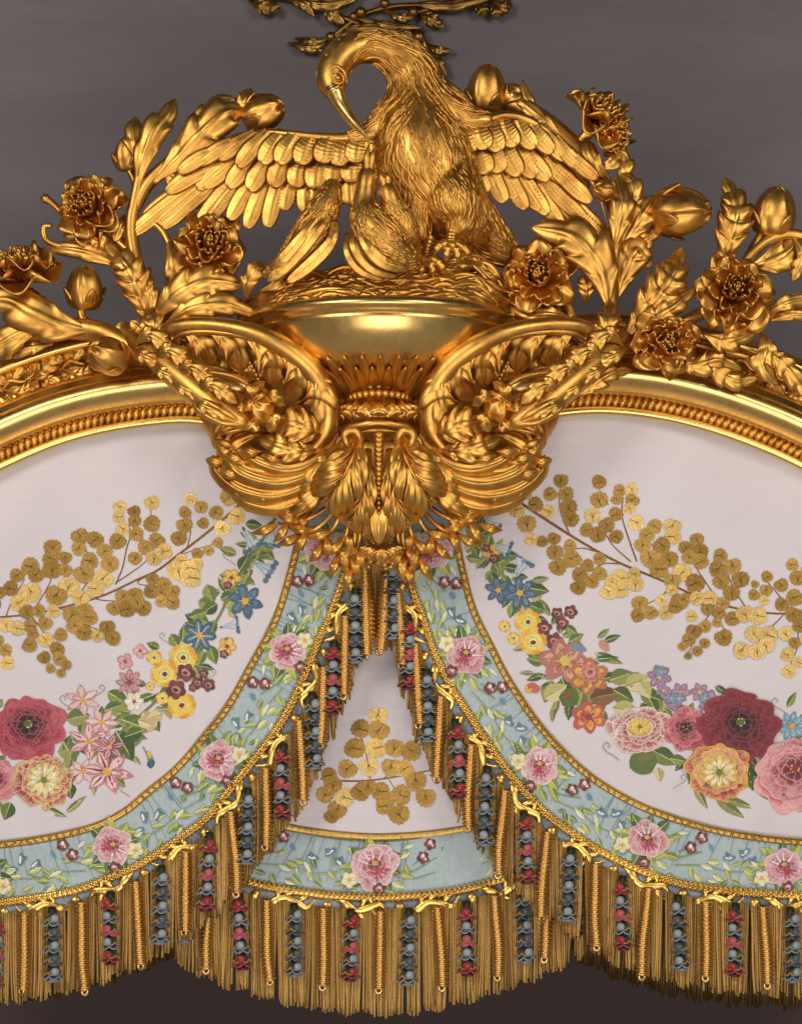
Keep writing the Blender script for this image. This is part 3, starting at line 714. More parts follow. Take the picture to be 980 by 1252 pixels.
for on in (False, True):
    def P(pts, W, L, nm='leaf', **k): leaf_part(pen, mir(pts, on), W, L, nm, **k)
    P([(436, 530, 118), (432, 556, 138), (420, 582, 138), (406, 602, 122), (396, 616, 104)], 27, 6, 'curled_leaf', fingers=1, peak=.42)
    P([(449, 548, 110), (449, 580, 124), (443, 608, 124), (434, 630, 112), (426, 644, 98)], 15, 5, 'curled_leaf', fingers=1, peak=.5)
    mb = MB(); tube(mb, mir([(440, 550, 130), (440, 536, 138), (434, 527, 141), (426, 527, 142), (421, 534, 142), (424, 542, 141), (431, 543, 138)], on), [3, 4.5, 5, 5, 4.5, 4, 2], n=40, seg=12)
    mb.build('volute', M['gold'], pen)
    P([(424, 545, 98), (410, 568, 114), (394, 592, 112), (380, 612, 96)], 14, 3); P([(418, 538, 90), (398, 564, 106), (378, 592, 106), (362, 612, 90)], 13, 3)
    P([(414, 528, 84), (392, 556, 100), (368, 584, 100), (344, 610, 84)], 13, 3); P([(408, 570, 92), (392, 596, 104), (372, 616, 102), (352, 628, 90)], 11, 3)
    P([(414, 520, 80), (400, 545, 90), (380, 570, 92), (355, 590, 84)], 10, 4)
    P([(458, 606, 102), (452, 626, 112), (446, 640, 108), (440, 650, 98)], 12, 3)
    # slender sprays
    qq = random.Random(8 + on)
    for (sx, sy, ex, ey, n) in [(420, 606, 338, 641, 4), (422, 612, 364, 654, 3), (424, 616, 392, 666, 3), (430, 620, 411, 682, 4), (434, 624, 426, 694, 3), (438, 630, 434, 682, 2)]:
        mb = MB(); mxp = ((sx + ex) / 2 + (4 if ey > 660 else -4), (sy + ey) / 2 + (12 if ey < 660 else -2))
        tube(mb, mir([(sx, sy, 78), (mxp[0], mxp[1], 86), (ex, ey, 74)], on), [3.4, 2.8, 1.2], seg=8)
        mb.build('spray_stem', M['gold'], pen)
        for j in range(n):
            t = 1 - j * .17; bx_ = (1 - t) ** 2 * sx + 2 * t * (1 - t) * mxp[0] + t * t * ex; by_ = (1 - t) ** 2 * sy + 2 * t * (1 - t) * mxp[1] + t * t * ey
            an = math.atan2(ey - sy, ex - sx) + (0 if j == 0 else (-.6 if j % 2 else .6)) + qq.uniform(-.15, .15); ln = qq.uniform(24, 33)
            P([(bx_ - 5 * math.cos(an), by_ - 5 * math.sin(an), 82), (bx_ + ln * .45 * math.cos(an), by_ + ln * .45 * math.sin(an), 91), (bx_ + ln * math.cos(an + .15), by_ + ln * math.sin(an + .15), 82)], 5.6, 1, 'spray_leaf', cup=-.5, m=14, thick=3, sweep=0, rib=.2, peak=.5)
for dx, ye, w_ in ((0, 666, 10), (-13, 656, 9), (13, 656, 9), (-25, 640, 8), (25, 640, 8)):
    leaf_part(pen, [(AX + dx * .15, 590, 100 - abs(dx) * .3), (AX + dx * .45, 618, 112 - abs(dx) * .3), (AX + dx * .8, (618 + ye) / 2 + 2, 114 - abs(dx) * .4), (AX + dx * 1.25, ye, 104 - abs(dx) * .4)], w_, 1, 'tip_leaf', cup=.25, rib=-.06, m=18, sweep=0, peak=.6, base=.4)
for a, w in [(-.95, 9), (-.5, 10), (0, 12), (.5, 10), (.95, 9)]:
    leaf_part(pen, [(AX + 3 + 6 * math.sin(a), 664, 88 - abs(a) * 6), (AX + 3 + 22 * math.sin(a), 674, 100 - abs(a) * 8), (AX + 3 + 34 * math.sin(a), 674 + 14 * math.cos(a), 94 - abs(a) * 10)], w, 2, 'calyx_leaf')
mb = MB(); qq = random.Random(2)
for i in range(70):
    a = qq.uniform(0, 6.28); r = math.sqrt(qq.random()); ball(mb, (AX + 4 + 29 * r * math.cos(a), 684 + 11 * r * math.sin(a), 62 + 22 * math.sqrt(1 - r * r)), 4.4, 7, 9)
mb.build('berry_cluster', M['gold'], pen)

# ================================================================ flowering branches
def branch(label, stems, leaves, flowers=(), buds=(), at=None, balls=()):
    root = thing('flowering_branch', label, 'carved branch', at or stems[0][0][0])
    if stems:
        mb = MB()
        for pts, r in stems: tube(mb, pts, r, seg=14, disp=lambda s, a, R: .05 * R * np.sin(3 * a + 6 * s))
        for c, r in balls: ball(mb, c, r)
        mb.build('stem', M['gold'], root)
    for l in leaves:
        k = l[3] if len(l) > 3 else {}
        leaf_part(root, l[0], l[1], l[2], **k)
    for i, (c, R, ax, kw) in enumerate(flowers):
        mb = MB(); flower(mb, c, R, ax, kw.pop('seed', int(c[0])), **kw); mb.build('flower', M['gold'], root)
    for c, R, ax, kw in buds:
        mb = MB(); bud(mb, c, R, ax, **kw); o = mb.build('bud', M['gold'], root)
        e, g, A = axisframe(ax); cc = V(*c)
        for i in range(4):
            a = i * 1.57 + .5; dr = e * math.cos(a) + g * math.sin(a); mb = MB()
            leaf(mb, [cc - A * R * 1.12, cc - A * R * .80 + dr * R * .80, cc - A * R * .3 + dr * R * 1.14, cc + A * R * .1 + dr * R * 1.24], R * .34, 1, raw=True, up=dr, m=10, cup=-.2, thick=2, sweep=0)
            mb.build('sepal', M['gold'], o)
    return root
SM = dict(notch=.22, fur=.14)
branch('gilded branch rising beside the left wing tip with upright lobed leaf and two buds',
    [([(192, 412, 62), (176, 360, 56), (164, 310, 55), (160, 275, 56), (166, 240, 58), (172, 208, 62), (182, 176, 62)], [12, 11, 9, 8, 7, 5.5, 3]), ([(164, 256, 54), (178, 228, 56), (200, 204, 58), (230, 178, 60), (262, 152, 62), (298, 136, 60)], [8, 9, 8, 7, 6, 4]), ([(162, 276, 52), (182, 272, 55), (198, 282, 58), (210, 304, 60)], [5, 5, 4.5, 4]), ([(158, 208, 48), (164, 222, 50), (166, 240, 54)], [4, 4, 4])],
    [([(168, 232, 62), (174, 196, 72), (188, 160, 74), (204, 140, 66), (214, 120, 56)], 17, 3, SM), ([(172, 206, 60), (166, 180, 68), (163, 160, 66), (166, 142, 56)], 14, 2, SM),
     ([(186, 224, 62), (218, 192, 72), (246, 162, 80), (278, 136, 78), (300, 138, 60)], 25, 4, SM), ([(226, 176, 60), (244, 150, 68), (266, 128, 66), (290, 120, 56)], 15, 2, SM), ([(286, 136, 60), (298, 122, 64), (308, 108, 54)], 11, 2, SM), ([(200, 210, 62), (212, 218, 66), (236, 216, 60)], 10, 2, SM),
     ([(186, 402, 66), (172, 362, 80), (156, 326, 82), (128, 297, 64)], 23, 6), ([(182, 402, 68), (184, 372, 78), (178, 346, 78), (172, 326, 66)], 13, 4), ([(196, 424, 80), (190, 404, 90), (186, 388, 88), (178, 376, 78)], 15, 3), ([(176, 420, 76), (172, 404, 86), (160, 392, 84)], 13, 3)],
    buds=[((157, 189, 45), 18, (.05, -.3, 1), dict(seed=3)), ((322, 138, 56), 22, (1, -.35, .3), dict(seed=4, step=.2))])
branch('gilded open rose turned to the left at the outer end of a curling leaf',
    [([(166, 316, 50), (150, 300, 48), (134, 282, 46), (112, 262, 44)], [7, 7, 8, 9]), ([(110, 290, 44), (78, 262, 48), (66, 250, 52), (56, 243, 52)], [4, 4, 4, 5]), ([(96, 296, 46), (72, 300, 50), (56, 292, 52), (54, 278, 54), (64, 276, 56)], [4, 4, 4, 3.5, 3])],
    [([(160, 330, 50), (120, 312, 60), (86, 304, 58), (52, 303, 44)], 12, 2, SM), ([(140, 318, 50), (126, 300, 60), (112, 292, 66)], 12, 3), ([(152, 262, 50), (146, 276, 58), (140, 296, 56)], 9, 2, SM)],
    [((112, 256, 56), 46, (-.28, -1, .12), dict(seed=12, layers=6, n0=8))], at=(112, 300, 40), balls=[((56, 243, 52), 6)])
branch('gilded many-petalled rose below the left wing with a broad rolled leaf under it',
    [([(205, 300, 60), (214, 318, 58), (236, 322, 58), (256, 312, 58)], [5, 6, 8, 9]), ([(200, 400, 60), (206, 372, 56), (212, 340, 54), (228, 318, 54)], [9, 9, 8, 8])],
    [([(186, 392, 76), (214, 362, 94), (252, 344, 98), (300, 348, 84)], 24, 4, SM), ([(200, 398, 84), (232, 378, 98), (276, 372, 100), (318, 388, 84)], 16, 4, SM), ([(205, 292, 62), (212, 320, 72), (216, 350, 68), (208, 372, 60)], 14, 2, SM), ([(300, 366, 90), (304, 345, 104), (314, 328, 108), (322, 320, 100)], 13, 3), ([(316, 356, 100), (336, 348, 108), (344, 334, 108), (338, 326, 100)], 9, 2)],
    [((255, 306, 72), 46, (.15, -1, .3), dict(seed=5, layers=6, n0=8))], at=(250, 350, 50))
branch('gilded branch at the left edge with cup-shaped open flower and round stalked bud',
    [([(-40, 428, 40), (0, 414, 46), (50, 402, 54), (110, 403, 62), (150, 418, 68), (186, 440, 76)], [10, 12, 13, 13, 13, 12]), ([(138, 408, 62), (112, 398, 62), (100, 386, 60), (101, 366, 58)], [6, 6, 5, 4.5]), ([(34, 400, 40), (30, 375, 40), (30, 352, 42)], [9, 9, 12])],
    [([(118, 404, 66), (80, 398, 82), (40, 382, 86), (8, 366, 80), (-30, 372, 70)], 27, 3, SM), ([(90, 402, 60), (60, 392, 66), (44, 372, 66), (36, 352, 56)], 16, 3, SM), ([(60, 404, 60), (34, 404, 76), (4, 418, 74), (-30, 440, 64)], 18, 3, SM), ([(66, 420, 56), (40, 424, 66), (14, 430, 60), (6, 440, 54)], 10, 3)],
    [((28, 346, 50), 56, (-.1, -.42, 1), dict(seed=31, layers=5, n0=7, open_=.7))],
    [((104, 353, 60), 22, (.05, -.25, 1), dict(seed=6)), ((131, 434, 84), 22, (-.6, -.7, .25), dict(seed=7, step=.08))], at=(60, 410, 40))
branch('thick gilded branch behind the right wing with a pointed bud and a half-open rose',
    [([(610, 118, 22), (640, 134, 26), (676, 158, 30), (712, 192, 34), (738, 224, 40), (752, 262, 48)], [13, 14, 14, 13, 10, 8]), ([(700, 186, 34), (712, 170, 36), (724, 158, 40)], [7, 7, 8])],
    [([(656, 142, 34), (646, 126, 40), (640, 112, 38), (639, 98, 34)], 9, 1, dict(m=14, sweep=0)), ([(690, 172, 44), (664, 146, 48), (642, 128, 44), (630, 120, 38)], 10, 3), ([(748, 224, 50), (730, 204, 62), (720, 186, 62), (716, 168, 52)], 13, 2, SM), ([(752, 230, 46), (762, 214, 54), (764, 196, 52), (758, 182, 46)], 12, 3), ([(726, 208, 50), (745, 200, 58), (758, 188, 54), (768, 198, 48)], 10, 2), ([(610, 130, 34), (622, 118, 42), (628, 110, 40), (640, 126, 32)], 12, 2, SM)],
    [((728, 150, 44), 46, (.45, -.55, .6), dict(seed=22, layers=5, n0=7, open_=.75)), ((748, 168, 46), 26, (.75, -.7, -.2), dict(seed=23, layers=4, n0=7))],
    [((594, 112, 32), 24, (.1, -.35, 1), dict(seed=8, el=1.25))], at=(700, 200, 30))
branch('gilded upright branch beyond the right wing tip with a tulip-like bud turned sideways',
    [([(738, 440, 72), (744, 400, 72), (746, 360, 70), (749, 318, 68), (756, 280, 66), (764, 262, 64)], [14, 12, 10, 8, 7, 5]), ([(758, 300, 62), (772, 278, 62), (788, 264, 64), (810, 258, 66)], [5, 5, 5, 6]), ([(748, 380, 66), (744, 340, 72), (734, 318, 74), (712, 302, 72)], [6, 5, 4, 2])],
    [([(749, 308, 74), (756, 274, 86), (761, 244, 88), (752, 212, 72)], 15, 3, SM), ([(757, 306, 64), (774, 278, 72), (788, 258, 74), (800, 238, 66)], 19, 3), ([(764, 268, 62), (774, 244, 70), (772, 222, 68), (758, 212, 58)], 13, 3), ([(764, 302, 60), (782, 296, 66), (800, 284, 62), (798, 268, 56)], 12, 2),
     ([(744, 380, 78), (734, 330, 94), (702, 290, 96), (648, 277, 78)], 29, 4, SM), ([(750, 372, 64), (762, 334, 72), (778, 306, 72), (796, 328, 62)], 22, 4, SM), ([(744, 340, 80), (736, 314, 88), (730, 302, 84), (726, 290, 74)], 10, 2), ([(734, 446, 84), (738, 416, 98), (744, 390, 98), (746, 366, 84)], 17, 4), ([(716, 470, 90), (728, 444, 98), (742, 424, 94), (764, 414, 80)], 14, 4), ([(724, 440, 86), (716, 418, 92), (706, 400, 88), (702, 388, 78)], 11, 3), ([(700, 486, 96), (724, 470, 104), (748, 456, 98), (772, 452, 84)], 13, 4)],
    buds=[((739, 233, 68), 14, (-.8, -.5, .2), dict(seed=10, el=1)), ((832, 259, 68), 29, (1, -.3, -.05), dict(seed=11, step=.22, openr=.1, tw=.2))], at=(745, 440, 70))
branch('gilded double rose facing the viewer under the right wing, ringed by ruffled outer petals',
    [([(700, 392, 64), (690, 370, 60), (676, 354, 58), (664, 344, 60)], [8, 8, 9, 10])],
    [([(700, 390, 70), (674, 384, 86), (648, 384, 86), (620, 376, 70)], 12, 3, SM), ([(716, 372, 66), (716, 352, 78), (712, 336, 76)], 12, 3)],
    [((660, 342, 78), 49, (-.15, -1, .1), dict(seed=15, layers=6, n0=8))], at=(664, 380, 60))
branch('gilded pair of roses over the right cornice with tall jagged leaf',
    [([(764, 420, 74), (790, 412, 72), (830, 396, 66), (870, 376, 62), (892, 362, 66)], [9, 8, 8, 8, 9]), ([(846, 420, 58), (886, 430, 56), (930, 440, 52)], [3, 3, 3])],
    [([(762, 416, 78), (794, 372, 96), (820, 338, 96), (834, 302, 76)], 25, 6), ([(770, 424, 90), (796, 392, 100), (824, 374, 98), (850, 352, 84)], 16, 5), ([(858, 408, 84), (880, 416, 92), (900, 414, 90), (926, 404, 78)], 15, 3), ([(820, 440, 80), (850, 446, 86), (878, 440, 84), (906, 452, 74)], 15, 4), ([(862, 430, 76), (876, 452, 84), (900, 466, 80), (926, 462, 72)], 13, 4), ([(930, 404, 74), (936, 424, 84), (932, 446, 84), (950, 470, 72)], 16, 3), ([(936, 430, 76), (952, 440, 84), (972, 462, 80), (990, 490, 70)], 15, 4)],
    [((811, 418, 92), 40, (.2, -1, -.15), dict(seed=17, layers=6, n0=8)), ((895, 360, 84), 49, (.05, -1, .15), dict(seed=18, layers=6, n0=8))], at=(830, 430, 70))
branch('gilded branch at the right edge with upright serrated leaf and plump bud',
    [([(884, 360, 56), (900, 336, 56), (916, 314, 58), (938, 294, 60), (966, 286, 60), (1000, 294, 58)], [6, 6, 6, 6, 6, 6]), ([(930, 384, 66), (958, 374, 66), (1010, 368, 62)], [13, 9, 8]), ([(905, 330, 48), (925, 295, 48), (942, 270, 48)], [6, 6, 8])],
    [([(882, 338, 64), (892, 292, 78), (900, 252, 76), (884, 216, 58)], 23, 6), ([(912, 328, 54), (938, 320, 64), (962, 308, 64), (978, 286, 56)], 20, 3, SM), ([(968, 286, 62), (982, 308, 72), (976, 328, 68), (968, 344, 60)], 12, 3), ([(932, 384, 74), (956, 372, 86), (980, 366, 80), (1010, 372, 70)], 10, 2, SM), ([(940, 392, 70), (968, 384, 78), (1000, 388, 70)], 8, 2, SM)],
    buds=[((946, 260, 54), 26, (.12, -.35, 1), dict(seed=13, step=.16, el=1.1))], at=(920, 350, 56))
# ================================================================ textile materials
def lin(h, k=1.0):
    c = [int(h[i:i + 2], 16) / 255 for i in (0, 2, 4)]
    return np.array([min(1, k * (x / 12.92 if x <= .04045 else ((x + .055) / 1.055) ** 2.4)) for x in c])
m, nt, b = new_mat('silk_satin')
nt.links.new(ramp(nt, noise(nt, 3, 4), [(.3, (.70, .645, .675)), (.7, (.76, .705, .735))]), b.inputs['Base Color'])
b.inputs['Roughness'].default_value = .48; b.inputs['Sheen Weight'].default_value = .25; b.inputs['Sheen Roughness'].default_value = .4
rg = noise(nt, 2.6, 2, .5, stretch=(.7, 1, 1.3), dist=.5); rg.node.noise_type = 'RIDGED_MULTIFRACTAL'
bump(nt, b, [rg, noise(nt, 9, 3, stretch=(.5, 1, 1.5), dist=.8), noise(nt, 420, 2, stretch=(1, 1, .2))], [.010, .012, .00025], .55)
M['silk'] = m
def thread_mat(name, metal=0, rough=.55, kb=.0006, sc=380, var=.35, sheen=.3):
    m, nt, b = new_mat(name)
    at = nt.nodes.new('ShaderNodeAttribute'); at.attribute_name = 'Col'
    n = noise(nt, sc, 2, .6, stretch=(1, 1, .45))
    r = ramp(nt, n, [(.25, (1 - var,) * 3), (.75, (1 + var * .35,) * 3)])
    mx_ = nt.nodes.new('ShaderNodeMixRGB'); mx_.blend_type = 'MULTIPLY'; mx_.inputs[0].default_value = 1
    nt.links.new(at.outputs['Color'], mx_.inputs[1]); nt.links.new(r, mx_.inputs[2]); nt.links.new(mx_.outputs[0], b.inputs['Base Color'])
    b.inputs['Metallic'].default_value = metal; b.inputs['Roughness'].default_value = rough
    if not metal: b.inputs['Sheen Weight'].default_value = sheen
    bump(nt, b, [n, noise(nt, 60, 3)], [kb, .001], .7)
    M[name] = m
thread_mat('silk_thread'); thread_mat('gold_thread', metal=.75, rough=.42, kb=.0008, var=.45); thread_mat('cord_thread', metal=.25, rough=.5, kb=.0008, sc=500, var=.5)
thread_mat('bright_braid', metal=.95, rough=.3, kb=.0006, var=.3); thread_mat('net_weave', rough=.7, kb=.0012, sc=260, var=.6); thread_mat('satin_bead', rough=.25, var=.2)
thread_mat('moire', rough=.45, kb=.0003, sc=120, var=.16)
# ---------------------------------------------------------------- embroidery
def cdep(x, y): return 2.6 * math.sin(x * .019 + y * .012) + 1.1 * math.sin(x * .041 - y * .036 + 1) + .5 * math.sin(x * .09 + y * .07)
class Emb:
    """flat stitched shapes laid on the cloth, one thin layer over another"""
    def __init__(s, dep=0.0, fn=cdep, k=1.4, ox=0, oy=0, sc=1.0):
        s.mb = MB(); s.d = dep; s.fn = fn; s.k = k; s.L = 0; s.o = (ox, oy, sc); s.q = random.Random(5); s.grid = {}
    def layer(s, P):
        """how many stitched layers already lie under this shape"""
        x0, x1 = int(min(p[0] for p in P) // 3), int(max(p[0] for p in P) // 3); y0, y1 = int(min(p[1] for p in P) // 3), int(max(p[1] for p in P) // 3)
        cells = [(i, j) for i in range(x0, x1 + 1) for j in range(y0, y1 + 1)]
        l = max(s.grid.get(c, 0) for c in cells) + 1
        for c in cells: s.grid[c] = l
        return s.d + .9 + .016 * l
    def poly(s, pts, col, raw=False):
        ox, oy, sc = s.o
        P = [(x / sc + ox, y / sc + oy) for x, y in pts]
        d = s.layer(P)
        cx_, cy_ = sum(p[0] for p in P) / len(P), sum(p[1] for p in P) / len(P)
        vs = [V(x, y, d + s.fn(x, y)) for x, y in P] + [V(cx_, cy_, d + s.fn(cx_, cy_))]
        n = len(P)
        c = col if not isinstance(col, str) else lin(col, s.k)
        s.mb.add(np.array(vs), [(i, (i + 1) % n, n) for i in range(n)], np.clip(np.array(c) * s.q.uniform(.9, 1.08), 0, 1))
    def blob(s, x, y, a, b, ang, col, n=12, jit=.08, squ=0):
        q = s.q; ca, sa = math.cos(ang), math.sin(ang); pts = []
        for i in range(n):
            t = 2 * math.pi * i / n; r = 1 + q.uniform(-jit, jit)
            u, v = a * r * math.cos(t), b * r * math.sin(t)
            pts.append((x + u * ca - v * sa, y + u * sa + v * ca))
        s.poly(pts, col)
    def line(s, pts, w, col, w1=None):
        n = max(6, len(pts) * 5)
        p = spl(np.array(pts, float), n); t = unit(np.gradient(p, axis=0)); nn = np.stack([-t[:, 1], t[:, 0]], -1)
        ww = np.linspace(w, w1 if w1 is not None else w, n)[:, None] / 2
        A, B = p + nn * ww, p - nn * ww
        ox, oy, sc = s.o
        c = lin(col, s.k) if isinstance(col, str) else col
        W_ = np.vstack([A, B]) / sc + np.array([ox, oy])
        m_ = 12 if len(p) > 30 or np.ptp(W_[:, 0]) + np.ptp(W_[:, 1]) > 60 else n
        ds = [s.layer(np.vstack([W_[i:i + m_], W_[n + i:n + i + m_]])) for i in range(0, n, m_)]
        if m_ < n: ds = [max(ds)] * len(ds)
        dd = [ds[(i % n) // m_] for i in range(2 * n)]
        vs = [V(x, y, dd[i] + s.fn(x, y)) for i, (x, y) in enumerate(W_)]
        s.mb.add(np.array(vs), [(i, i + 1, n + i + 1, n + i) for i in range(n - 1)], c)
    def leaf(s, x, y, L, ang, w=.4, c1='5f7030', c2='3f5526', vein='b9b98a', serr=0):
        """pointed leaf in two greens from (x,y) outwards, ang in degrees (0 = right, 90 = down)"""
        a = math.radians(ang); ca, sa = math.cos(a), math.sin(a); n = 7
        def q(u, v): return (x + u * L * ca - v * L * sa, y + u * L * sa + v * L * ca)
        for sg, c in ((1, c1), (-1, c2)):
            pts = [q(u, sg * w * .5 * math.sin(math.pi * u ** .8) * (1 + (serr * (.22 if i % 2 else -.12)))) for i, u in enumerate(np.linspace(0, 1, n + (6 if serr else 0)))]
            s.poly(pts + [q(.66, 0), q(.33, 0)], c)
        s.line([q(0, 0), q(.9, 0)], L * .045, vein, L * .02)
    def rose(s, x, y, r, pal, seed=1, rings=5, heart='3a0d14', edge=None, n0=7, flat=.92, off=(0, -.12), rough=.07):
        """full rose in satin stitch: pal runs from the outer petals to the heart; every petal has a pale rim and shaded threads"""
        q = random.Random(seed); ph = q.uniform(0, 6); cs = [lin(c, s.k) for c in pal]; ed = lin(edge, s.k) if edge else None
        for k in range(rings):
            t = k / rings; Ro = r * (1 - .80 * t ** .85); Ri = Ro * .30; n = max(4, n0 - (k > 1) - (k > 3))
            ox_, oy_ = x + off[0] * r * t, y + off[1] * r * t
            c = cs[min(k, len(cs) - 1)]; dk = cs[min(k + 1, len(cs) - 1)] * .55; rim = (ed * .75 + c * .25) if ed is not None else np.clip(c * 1.45 + .02, 0, 1)
            order = list(range(n)); q.shuffle(order)
            for i in order:
                a = ph + k * .7 + 2 * math.pi * (i + q.uniform(-.18, .18)) / n; hw = math.pi / n * q.uniform(1.15, 1.5); R_ = Ro * q.uniform(.9, 1.06); p1 = q.uniform(0, 6)
                def pt(u, v, sc_=1.0):      # u outwards, v across
                    w = (.55 + .45 * min(1, u * 1.6)) * hw; rr = (Ri + (R_ - Ri) * u * (1 - .20 * abs(v) ** 2.6)) * (1 + rough * u * math.sin(v * 4 + p1)) * sc_
                    return (ox_ + rr * math.cos(a + v * w), oy_ + flat * rr * math.sin(a + v * w))
                out = [pt(1, v) for v in np.linspace(-1, 1, 11)]
                f_ = q.uniform(.85, 1.12)
                for u_, vv, cc in ((1, 1, rim * f_), (.94, .94, (c * .6 + rim * .4) * f_), (.82, .86, c * f_), (.62, .76, c * .62 * f_), (.42, .66, dk)):
                    s.poly([pt(u_, v * vv) for v in np.linspace(-1, 1, 11)] + [pt(.5 * u_, vv), pt(0, .8 * vv), pt(0, -.8 * vv), pt(.5 * u_, -vv)], cc)
                for j in range(6):
                    v = -.8 + 1.6 * (j + q.uniform(-.3, .3)) / 5; L_ = q.uniform(.55, .88)
                    s.line([pt(L_ * .5, v), pt(L_, v * .96)], R_ * hw * .10, (dk + c * .4) * q.uniform(.7, 1.3), .2)
                for j in range(5):
                    v = q.uniform(-.85, .85); s.line([pt(q.uniform(.5, .75), v), pt(.95, v)], R_ * .015, rim, R_ * .035)
        hx, hy = x + off[0] * r, y + off[1] * r
        s.blob(hx, hy, .13 * r, .11 * r, 0, heart, 9, .15)
        for i in range(6):
            a = q.uniform(0, 6.28); s.blob(hx + .10 * r * math.cos(a), hy + .09 * r * math.sin(a), .025 * r, .025 * r, 0, 'c8a050', 6)
    def greens(s, path, rad, n, seed, L=60):
        q = random.Random(seed); pp = spl(np.array(path, float), 100); rr = spl(np.array(rad, float).reshape(-1, 1), 100)[:, 0]
        for _ in range(n):
            i = q.randrange(100); a = q.uniform(0, 360); d = rr[i] * q.uniform(.3, 1)
            s.leaf(pp[i, 0] + d * math.cos(math.radians(a)), pp[i, 1] + d * math.sin(math.radians(a)), L * q.uniform(.6, 1.15), a + q.uniform(-60, 60), q.uniform(.38, .65), *q.choice([('66762f', '455a28'), ('54682c', '3a4f24'), ('7b8a40', '55692e'), ('8b8b4c', '5f6b34'), ('4c5f2c', '374a22'), ('a7a468', '7d8148')]), serr=1)
    def daisy(s, x, y, r, n, c1, c2, heart='d8a028', a0=0., wid=.5, sq=1.0, inner=None, tipc=None):
        for i in range(n):
            a = a0 + 2 * math.pi * i / n
            s.blob(x + .58 * r * math.cos(a), y + sq * .58 * r * math.sin(a), .46 * r, .46 * r * wid * 6 / n, a, c1, 10, .1)
            s.blob(x + .5 * r * math.cos(a), y + sq * .5 * r * math.sin(a), .34 * r, .28 * r * wid * 6 / n, a, c2, 10, .1)
            for j in (-.35, 0, .35): s.line([(x + .15 * r * math.cos(a + j * .3), y + sq * .15 * r * math.sin(a + j * .3)), (x + s.q.uniform(.5, .85) * r * math.cos(a + j * .62), y + sq * .68 * r * math.sin(a + j * .62))], .06 * r, lin(c1, s.k) * s.q.choice([.55, .7, 1.35]), .02 * r)
            if inner: s.line([(x + .1 * r * math.cos(a), y + sq * .1 * r * math.sin(a)), (x + .7 * r * math.cos(a), y + sq * .7 * r * math.sin(a))], .07 * r, inner, .02 * r)
        s.blob(x, y, .2 * r, .2 * r, 0, heart, 8, .15)
        for i in range(5):
            a = a0 + 1.25 * i + .4; s.line([(x, y), (x + .38 * r * math.cos(a), y + .38 * r * math.sin(a))], .06 * r, heart, .03 * r)
    def ranun(s, x, y, r, c=('d69a2c', 'e2bb54', 'b9b45c', 'd8d08c'), heart='6e2326'):
        n = 9
        for i in range(n):
            a = 2 * math.pi * i / n; s.blob(x + .72 * r * math.cos(a), y + .68 * r * math.sin(a), .3 * r, .36 * r, a, c[i % 2], 10)
        s.blob(x, y, .74 * r, .68 * r, 0, c[1], 14, .05); s.blob(x, y, .58 * r, .52 * r, 0, c[3], 12, .06); s.blob(x, y, .46 * r, .42 * r, 0, c[2], 12, .06); s.blob(x, y, .34 * r, .30 * r, 0, c[3], 10, .08); s.blob(x + .02 * r, y + .02 * r, .2 * r, .18 * r, 0, heart, 8, .2)
    def burg(s, x, y, r):
        for i in range(5):
            a = i * 1.257 + x; s.blob(x + .5 * r * math.cos(a), y + .5 * r * math.sin(a), .52 * r, .45 * r, a, '5c2a2c' if i % 2 else '74393a', 9)
        s.blob(x, y, .5 * r, .36 * r, .4, 'b08878', 9, .12); s.blob(x - .06 * r, y + .05 * r, .28 * r, .2 * r, .4, '5c2226', 8)
    def star(s, x, y, r, a0, c1='c58e92', c2='e3c3bd', stripe='8a3a50', n=6, heart='cfa03a', sq=.85):
        for i in range(n):
            a = a0 + 2 * math.pi * i / n; ca, sa = math.cos(a), math.sin(a); w = .24 * r
            for k, cc in ((1, c1), (.68, c2)):
                s.poly([(x, y), (x + .5 * r * ca - w * k * sa, y + sq * (.5 * r * sa + w * k * ca)), (x + .8 * r * ca - w * .5 * k * sa, y + sq * (.8 * r * sa + w * .5 * k * ca)), (x + r * k ** .3 * ca, y + sq * r * k ** .3 * sa), (x + .8 * r * ca + w * .5 * k * sa, y + sq * (.8 * r * sa - w * .5 * k * ca)), (x + .5 * r * ca + w * k * sa, y + sq * (.5 * r * sa - w * k * ca))], cc)
            if stripe: s.line([(x + .15 * r * ca, y + sq * .15 * r * sa), (x + .85 * r * ca, y + sq * .85 * r * sa)], .1 * r, stripe, .02 * r)
        s.blob(x, y, .17 * r, .15 * r, 0, heart, 8, .2)
    def tendril(s, x, y, r, sg=1, col='8d8f60'):
        s.line([(x + sg * r * 1.6, y + r * 1.6), (x + sg * r * .7, y + r * .9), (x, y + r * .5), (x - sg * r * .5, y - r * .2), (x, y - r * .7), (x + sg * r * .4, y - r * .3), (x + sg * .1 * r, y)], r * .12, col)
    def trumpet(s, x, y, r, ang):
        a = math.radians(ang); ca, sa = math.cos(a), math.sin(a)
        f = lambda u, v: (x + r * (u * ca - v * sa), y + r * (u * sa + v * ca))
        s.poly([f(-1, -.1), f(.2, -.35), f(.75, -.8), f(.9, 0), f(.75, .8), f(.2, .35), f(-1, .1)], 'b9c3cb')
        for v in (-.75, -.38, 0, .38, .75): s.blob(*f(.78, v), .22 * r, .24 * r, a, '4c6679' if abs(v) > .2 else '6d8494', 8, .15)
        for v in (-.4, 0, .4): s.line([f(-.6, v * .1), f(.55, v)], .07 * r, '7d99ac')
        s.leaf(*f(-1.15, 0), r * .5, ang, .5)
